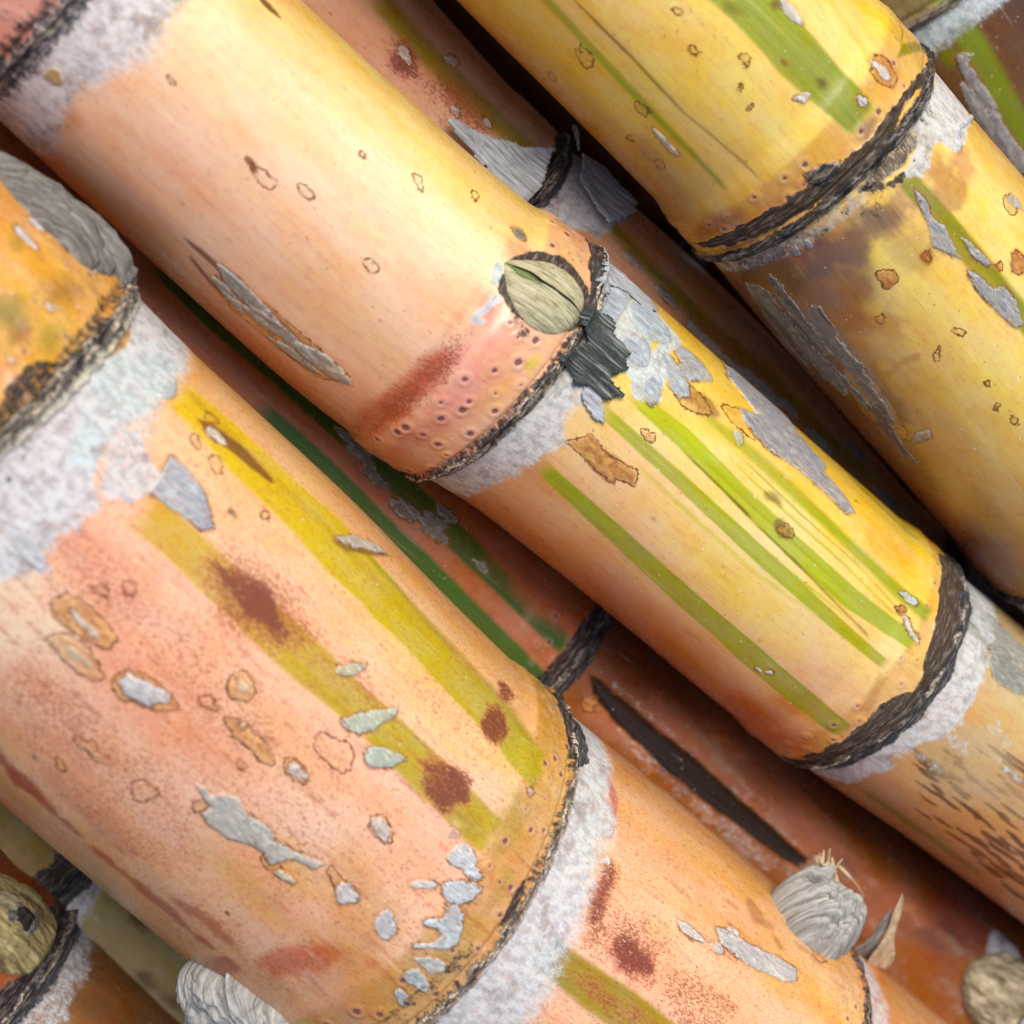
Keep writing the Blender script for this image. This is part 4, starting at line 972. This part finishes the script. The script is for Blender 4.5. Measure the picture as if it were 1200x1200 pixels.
Fc = Cane('short visible olive and grey stalk wedged under the thick pink stalk at the lower left',
    [(-330, 690, 112), (-120, 880, 112), (30, 1010, 110), (120, 1090, 108), (240, 1195, 106), (420, 1350, 104), (600, 1500, 100)], -2.9,
    [dict(p=(72, 1040), a=0, b=0, wax=.55, wt=.3, soot=1.2, sw=.26, cord=0., waxs=.9)], ds=.04, dt=.04, seed=6)
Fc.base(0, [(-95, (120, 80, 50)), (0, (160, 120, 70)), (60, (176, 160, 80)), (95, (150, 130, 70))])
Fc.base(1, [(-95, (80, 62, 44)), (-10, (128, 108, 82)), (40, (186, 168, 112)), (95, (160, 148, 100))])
for k in range(16): Fc.amap('wax', EL(random.uniform(90, 250), random.uniform(1040, 1190), random.uniform(30, 90), random.uniform(10, 24), 42), .52, .1, .15)
Fc.amap('soot', EL(110, 1110, 180, 40, 42), .45, .2, .3); Fc.amap('wax', EL(30, 970, 90, 60, 45), .5, .2, .3)
for k in range(10): Fc.tint(EL(random.uniform(130, 240), random.uniform(1070, 1180), 30, 12, 42), (110, 70, 36), .06, .6)
Fc.scatter(12)

Gc = Cane('orange brown stalk in the bottom left corner with a round hollow bud at its ring',
    [(-420, 790, 150), (-230, 970, 150), (-80, 1108, 148), (10, 1190, 144), (120, 1290, 140), (300, 1450, 136)], -2.0,
    [dict(p=(62, 1120), a=0, b=0, wax=.5, wt=.5, soot=.7, sw=.26, cord=.6, waxs=.75, ridge=.09)], ds=.035, dt=.035, seed=7)
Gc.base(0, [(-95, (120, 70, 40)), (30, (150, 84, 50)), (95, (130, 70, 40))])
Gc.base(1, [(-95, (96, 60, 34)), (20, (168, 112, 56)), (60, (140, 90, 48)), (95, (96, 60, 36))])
Gc.amap('wax', EL(70, 1160, 120, 60, 110), .7, .2, .2)
for k in range(12): Gc.tint(EL(random.uniform(80, 220), random.uniform(1100, 1200), 60, 16, 42), (110, 74, 44), .08, .5)
Gc.scatter(10)

Hc = Cane('dark brown stalk with a green stripe and long grey flakes in the top right corner',
    [(830, -420, 135), (960, -190, 135), (1065, -30, 134), (1150, 95, 133), (1260, 250, 132), (1420, 470, 130), (1600, 720, 128)], -2.6,
    [dict(p=(1092, 16), a=0, b=.1, wax=.5, wt=.7, soot=.4, sw=.2, cord=.2, waxs=.95)], ds=.035, dt=.035, seed=8)
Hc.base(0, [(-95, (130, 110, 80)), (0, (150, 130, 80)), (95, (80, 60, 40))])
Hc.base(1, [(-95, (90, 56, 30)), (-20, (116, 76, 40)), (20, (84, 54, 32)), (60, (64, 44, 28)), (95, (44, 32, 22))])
Hc.stripe([(1100, -20, 13), (1150, 60, 14), (1200, 150, 14), (1250, 225, 14)], (122, 138, 14), soft=.05, fade=(.05, .1))
Hc.stripe([(1098, 40, 8), (1120, 75, 10)], (120, 116, 34), soft=.08)
for p in (EL(1150, 105, 90, 16, 58), EL(1160, 145, 120, 18, 58), EL(1185, 170, 80, 18, 58), EL(1130, 68, 16, 14), EL(1200, 235, 60, 14, 58)): Hc.scab(p, (170, 168, 170), .016)
Hc.scatter(10)

# ---- stalks only glimpsed in the gaps underneath
def deep(label, st, layer, node, seed, c):
    q = Cane(label, st, layer, [dict(p=node, soot=.8, wax=.5, cord=.2)] if node else [], ds=.06, dt=.06, seed=seed)
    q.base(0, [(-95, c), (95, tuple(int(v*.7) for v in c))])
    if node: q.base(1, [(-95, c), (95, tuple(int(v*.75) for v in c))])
    q.scatter(10)
    return q
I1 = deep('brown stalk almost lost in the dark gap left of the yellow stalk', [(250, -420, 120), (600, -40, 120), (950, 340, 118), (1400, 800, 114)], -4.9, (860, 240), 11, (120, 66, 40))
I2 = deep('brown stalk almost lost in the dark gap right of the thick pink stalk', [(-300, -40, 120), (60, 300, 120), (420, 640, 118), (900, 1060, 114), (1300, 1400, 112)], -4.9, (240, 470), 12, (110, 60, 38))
ALL = [A, B, C, Dn, E, Fc, Gc, Hc, I1, I2]
for c in ALL: c.build()

# ================================================================== buds, husks and sheath remnants
# eye bud of the cream stalk: two scales parted over a green core
def eye_bud(c, px, py, L, Wd, Hh, rot):
    s0, th = c.on(px, py); t0 = th*c.Rm
    bud = None
    n, m = 60, 30
    u = np.linspace(-1, 1, n)
    def surf(v0, v1, hh, gap, lift, name, mat, parent, thickrim):
        V = np.linspace(0, 1, m); U, VV = np.meshgrid(u, V, indexing='ij')
        wu = np.clip(1+U, 0, 2)**.80*np.clip(1-U, 0, 2)**.50; wu /= wu.max()
        a = v0(U); b = v1(U)
        v = a+(b-a)*VV
        lx = U*L/2; ly = v*wu*Wd/2
        S = s0+lx*math.cos(rot)-ly*math.sin(rot); T = t0+lx*math.sin(rot)+ly*math.cos(rot)
        h = hh*np.clip(1-np.abs(v)**2, 0, 1)**.72*wu**.75
        h = h + .02*thickrim*gauss((VV-(1 if gap > 0 else 0)), .08)*wu + lift*wu
        h = h + (fbm(U*3, v*16, 5)-.5)*.028*wu
        P = c.surf(S, T, h-.015)
        return raw_mesh(name, W(P).reshape(-1, 3), grid_faces(n, m), mat, parent, True, dict(st=np.stack([lx, ly*1.3, 0*lx], -1).reshape(-1, 3)))
    slit = lambda U: .03+.08*U
    op = lambda U: .035+.22*gauss(U+.62, .30)
    bud = surf(lambda U: 0*U-1, lambda U: 0*U+1, Hh*.72, 0, 0, 'bud', M_CORE, c.root, 0)
    surf(lambda U: 0*U-1, lambda U: slit(U)-op(U), Hh, 1, .012, 'bud_scale', M_SCALE, bud, 1)
    surf(lambda U: slit(U)+op(U)*.8, lambda U: 0*U+1, Hh*.98, -1, .012, 'bud_scale', M_SCALE, bud, 1)
    return bud
eye_bud(B, 636, 341, 1.08, .78, .135, -.12)

# torn dark sheath fringe right under the eye bud, and pale rags beside it
B.sheath('sheath_remnant', [(672, 380), (694, 364), (708, 372), (722, 400), (734, 418), (728, 432), (712, 445), (728, 462), (712, 468), (698, 462), (690, 452), (676, 455), (664, 438), (660, 420), (684, 398)], M_SHDARK, .05, .13, .03)
B.sheath('sheath_remnant', [(686, 440), (700, 452), (706, 470), (708, 496), (694, 490), (680, 468)], M_SHGREY, .03, .03)
B.sheath('sheath_remnant', [(700, 296), (724, 318), (768, 362), (764, 372), (736, 346), (716, 336), (706, 350), (698, 330)], M_SHGREY, .022, .08)
# grey sheath on the reddish stalk's ring
Dn.sheath('leaf_sheath', [(520, 140), (560, 158), (608, 174), (640, 178), (630, 200), (632, 218), (608, 240), (580, 214), (545, 176)], M_SHGREY, .10, .06, .1, .02)
Dn.sheath('leaf_sheath', [(656, 150), (672, 170), (700, 205), (738, 245), (732, 256), (706, 262), (690, 250), (672, 215)], M_SHGREY, .08, .05, .1, .02)
# dried buds of the thick stalk, one at each ring, on alternating sides
def husk_at(c, px, py, th=None, ds=0., **k):
    t = math.radians(th)
    ss = np.arange(0, c.len, .02); q = c.project(c.pos(ss, np.full_like(ss, t)))
    s = float(ss[np.argmin((q[:, 0]-px)**2+(q[:, 1]-py)**2)])
    o = c.husk('bud', s+ds, t*c.Rm, **k)
    rr = random.Random(k.get('seed', 0)*13+5)
    for q in range(4):      # torn outer scales lapping over the dried bud
        f = (q-1.5)/1.5
        kk = dict(k, L=k['L']*rr.uniform(.55, .95), Wd=k['Wd']*rr.uniform(.34, .55), Hh=k['Hh']*(1.10-.35*abs(f))+.05, rot=rr.uniform(-.22, .22),
                  seed=k['seed']*10+q+20, open_=0., wrink=.18, tipu=rr.uniform(.5, 1.0), nu=44, nv=30, parent=o)
        c.husk('bud_scale', s+ds+rr.uniform(-.05, .25)*k['L'], t*c.Rm+f*k['Wd']*.30, **kk)
    return o
husk_at(A, 62, 232, 80, L=1.5, Wd=1.0, Hh=.23, mat=M_HUSKDARK, skew=.2, wrink=.45, seed=1)
h2 = husk_at(A, 300, 1175, -64, L=1.6, Wd=1.25, Hh=.5, mat=M_HUSK, skew=.2, wrink=.5, seed=2)
h3 = husk_at(A, 965, 1058, 74, L=1.3, Wd=.8, Hh=.72, mat=M_HUSK, skew=.15, wrink=.28, open_=.6, seed=3)
s3, t3 = A.on(1000, 1085); 
zt = depth(985, 1040, .8)
tuft('frayed_fibres', cam_pt(968, 1036, zt+.45), (-.10, .8, .25), 44, .34, .10, M_STRAW, h3, .22, .075, 1)
blade('straw_splinter', cam_pt(1026, 1134, zt-.5), cam_pt(1059, 1048, zt+.4), .42, M_STRAW, h3, .05)
blade('straw_splinter', cam_pt(1008, 1122, zt-.5), cam_pt(1046, 1066, zt+.2), .44, M_HUSK, h3, .06)
blade('straw_splinter', cam_pt(984, 1016, zt+.2), cam_pt(1014, 1052, zt+.1), .05, M_STRAW, h3, .06)
# withered bud at the brown stalk's far ring, and the hollow one in the corner
h4 = husk_at(E, 1165, 1168, 10, L=1.2, Wd=1.05, Hh=.30, mat=M_TAN, skew=.3, wrink=1.1, seed=4)
tuft('frayed_fibres', cam_pt(1118, 1124, depth(1118, 1124, -1.0)), (-.3, .9, .3), 16, .2, .06, M_STRAW, h4, .3, .08, 3)
s_, t_ = Gc.on(14, 1082)
hb = Gc.husk('bud', s_, t_*Gc.Rm, 1.25, 1.1, .22, M_OLIVE, wrink=.4, tipu=.4, skew=.1, seed=5)
for q, (f_, m_) in enumerate(((.74, M_TAN), (.62, M_OLIVE), (.46, M_HUSKDARK), (.34, M_HOLLOW))):  # darkest inner dome stands in for the shade inside the hollow bud
    Gc.husk('bud_scale', s_+.02*q, t_*Gc.Rm, 1.2*f_, 1.0*f_, .24+.035*q, m_, wrink=.3, tipu=.4, skew=.1, seed=50+q, parent=hb, nu=40, nv=30)

# ================================================================== ground under the pile
g = G('soil'); tc = g.t.nodes.new('ShaderNodeTexCoord')
n1 = g.noise(tc.outputs['Object'], (60, 60, 60), 6, .65); n2 = g.noise(tc.outputs['Object'], (400, 400, 400), 4, .6)
g.bump(g.add(n1, g.mul(n2, .4)), 1., .004)
M_SOIL = g.done(g.mix(n1, (.018, .013, .010), (.07, .05, .035)), .95, .2)
xs = np.concatenate([np.linspace(-3, -.3, 12), np.linspace(-.26, .26, 90), np.linspace(.3, 3, 12)])
GX, GY = np.meshgrid(xs, xs, indexing='ij')
GZ = (fbm(GX*40+50, GY*40+50, 90)-.5)*.008*np.exp(-(GX**2+GY**2)/.2)
raw = raw_mesh('ground', np.stack([GX, GY, GZ-.002], -1).reshape(-1, 3), grid_faces(len(xs), len(xs)), M_SOIL)
tag(raw, 'dark soil under the pile of cane', None, None, 'structure')

# ================================================================== camera and light
cam = bpy.data.cameras.new('camera'); co = link(bpy.data.objects.new('camera', cam))
M = Matrix([[*ROT[0], 0], [*ROT[1], 0], [*ROT[2], 0], [0, 0, 0, 1]])
M.translation = Vector(W(np.array([0, 0, D])))
co.matrix_world = M
cam.sensor_width = 36; cam.lens = 36*F/1200; cam.clip_start = .01; cam.clip_end = 50
cam.dof.use_dof = True; cam.dof.focus_distance = (D-1.0)*SC; cam.dof.aperture_fstop = 21
scene.camera = co

w = bpy.data.worlds.new('World'); scene.world = w; w.use_nodes = True
nt = w.node_tree; nt.nodes.clear()
out = nt.nodes.new('ShaderNodeOutputWorld'); bg = nt.nodes.new('ShaderNodeBackground'); sky = nt.nodes.new('ShaderNodeTexSky')
sky.sky_type = 'NISHITA'; sky.sun_disc = False
# light comes over the upper right of the frame
SUN_CAM = np.array([.25, .43, .865])
sd = ROT @ (SUN_CAM/np.linalg.norm(SUN_CAM))
el = math.asin(sd[2]); az = math.atan2(sd[0], sd[1])
sky.sun_elevation = el; sky.sun_rotation = az; sky.air_density = 1.2; sky.dust_density = 3.0; sky.ozone_density = 1.0
bg.inputs[1].default_value = .065
nt.links.new(sky.outputs[0], bg.inputs[0]); nt.links.new(bg.outputs[0], out.inputs[0])
sl = bpy.data.lights.new('sun', 'SUN'); sl.energy = 1.5; sl.angle = math.radians(30); sl.color = (1, .955, .88)
so = link(bpy.data.objects.new('sun', sl)); so.rotation_euler = Vector(sd).to_track_quat('Z', 'Y').to_euler()
vs = scene.view_settings
vs.view_transform = 'Standard'; vs.look = 'None'; vs.gamma = 1; vs.use_curve_mapping = False; vs.exposure = 1.07
scene.cycles.diffuse_bounces = 2; scene.cycles.glossy_bounces = 2; scene.cycles.max_bounces = 4; scene.cycles.adaptive_threshold = .02
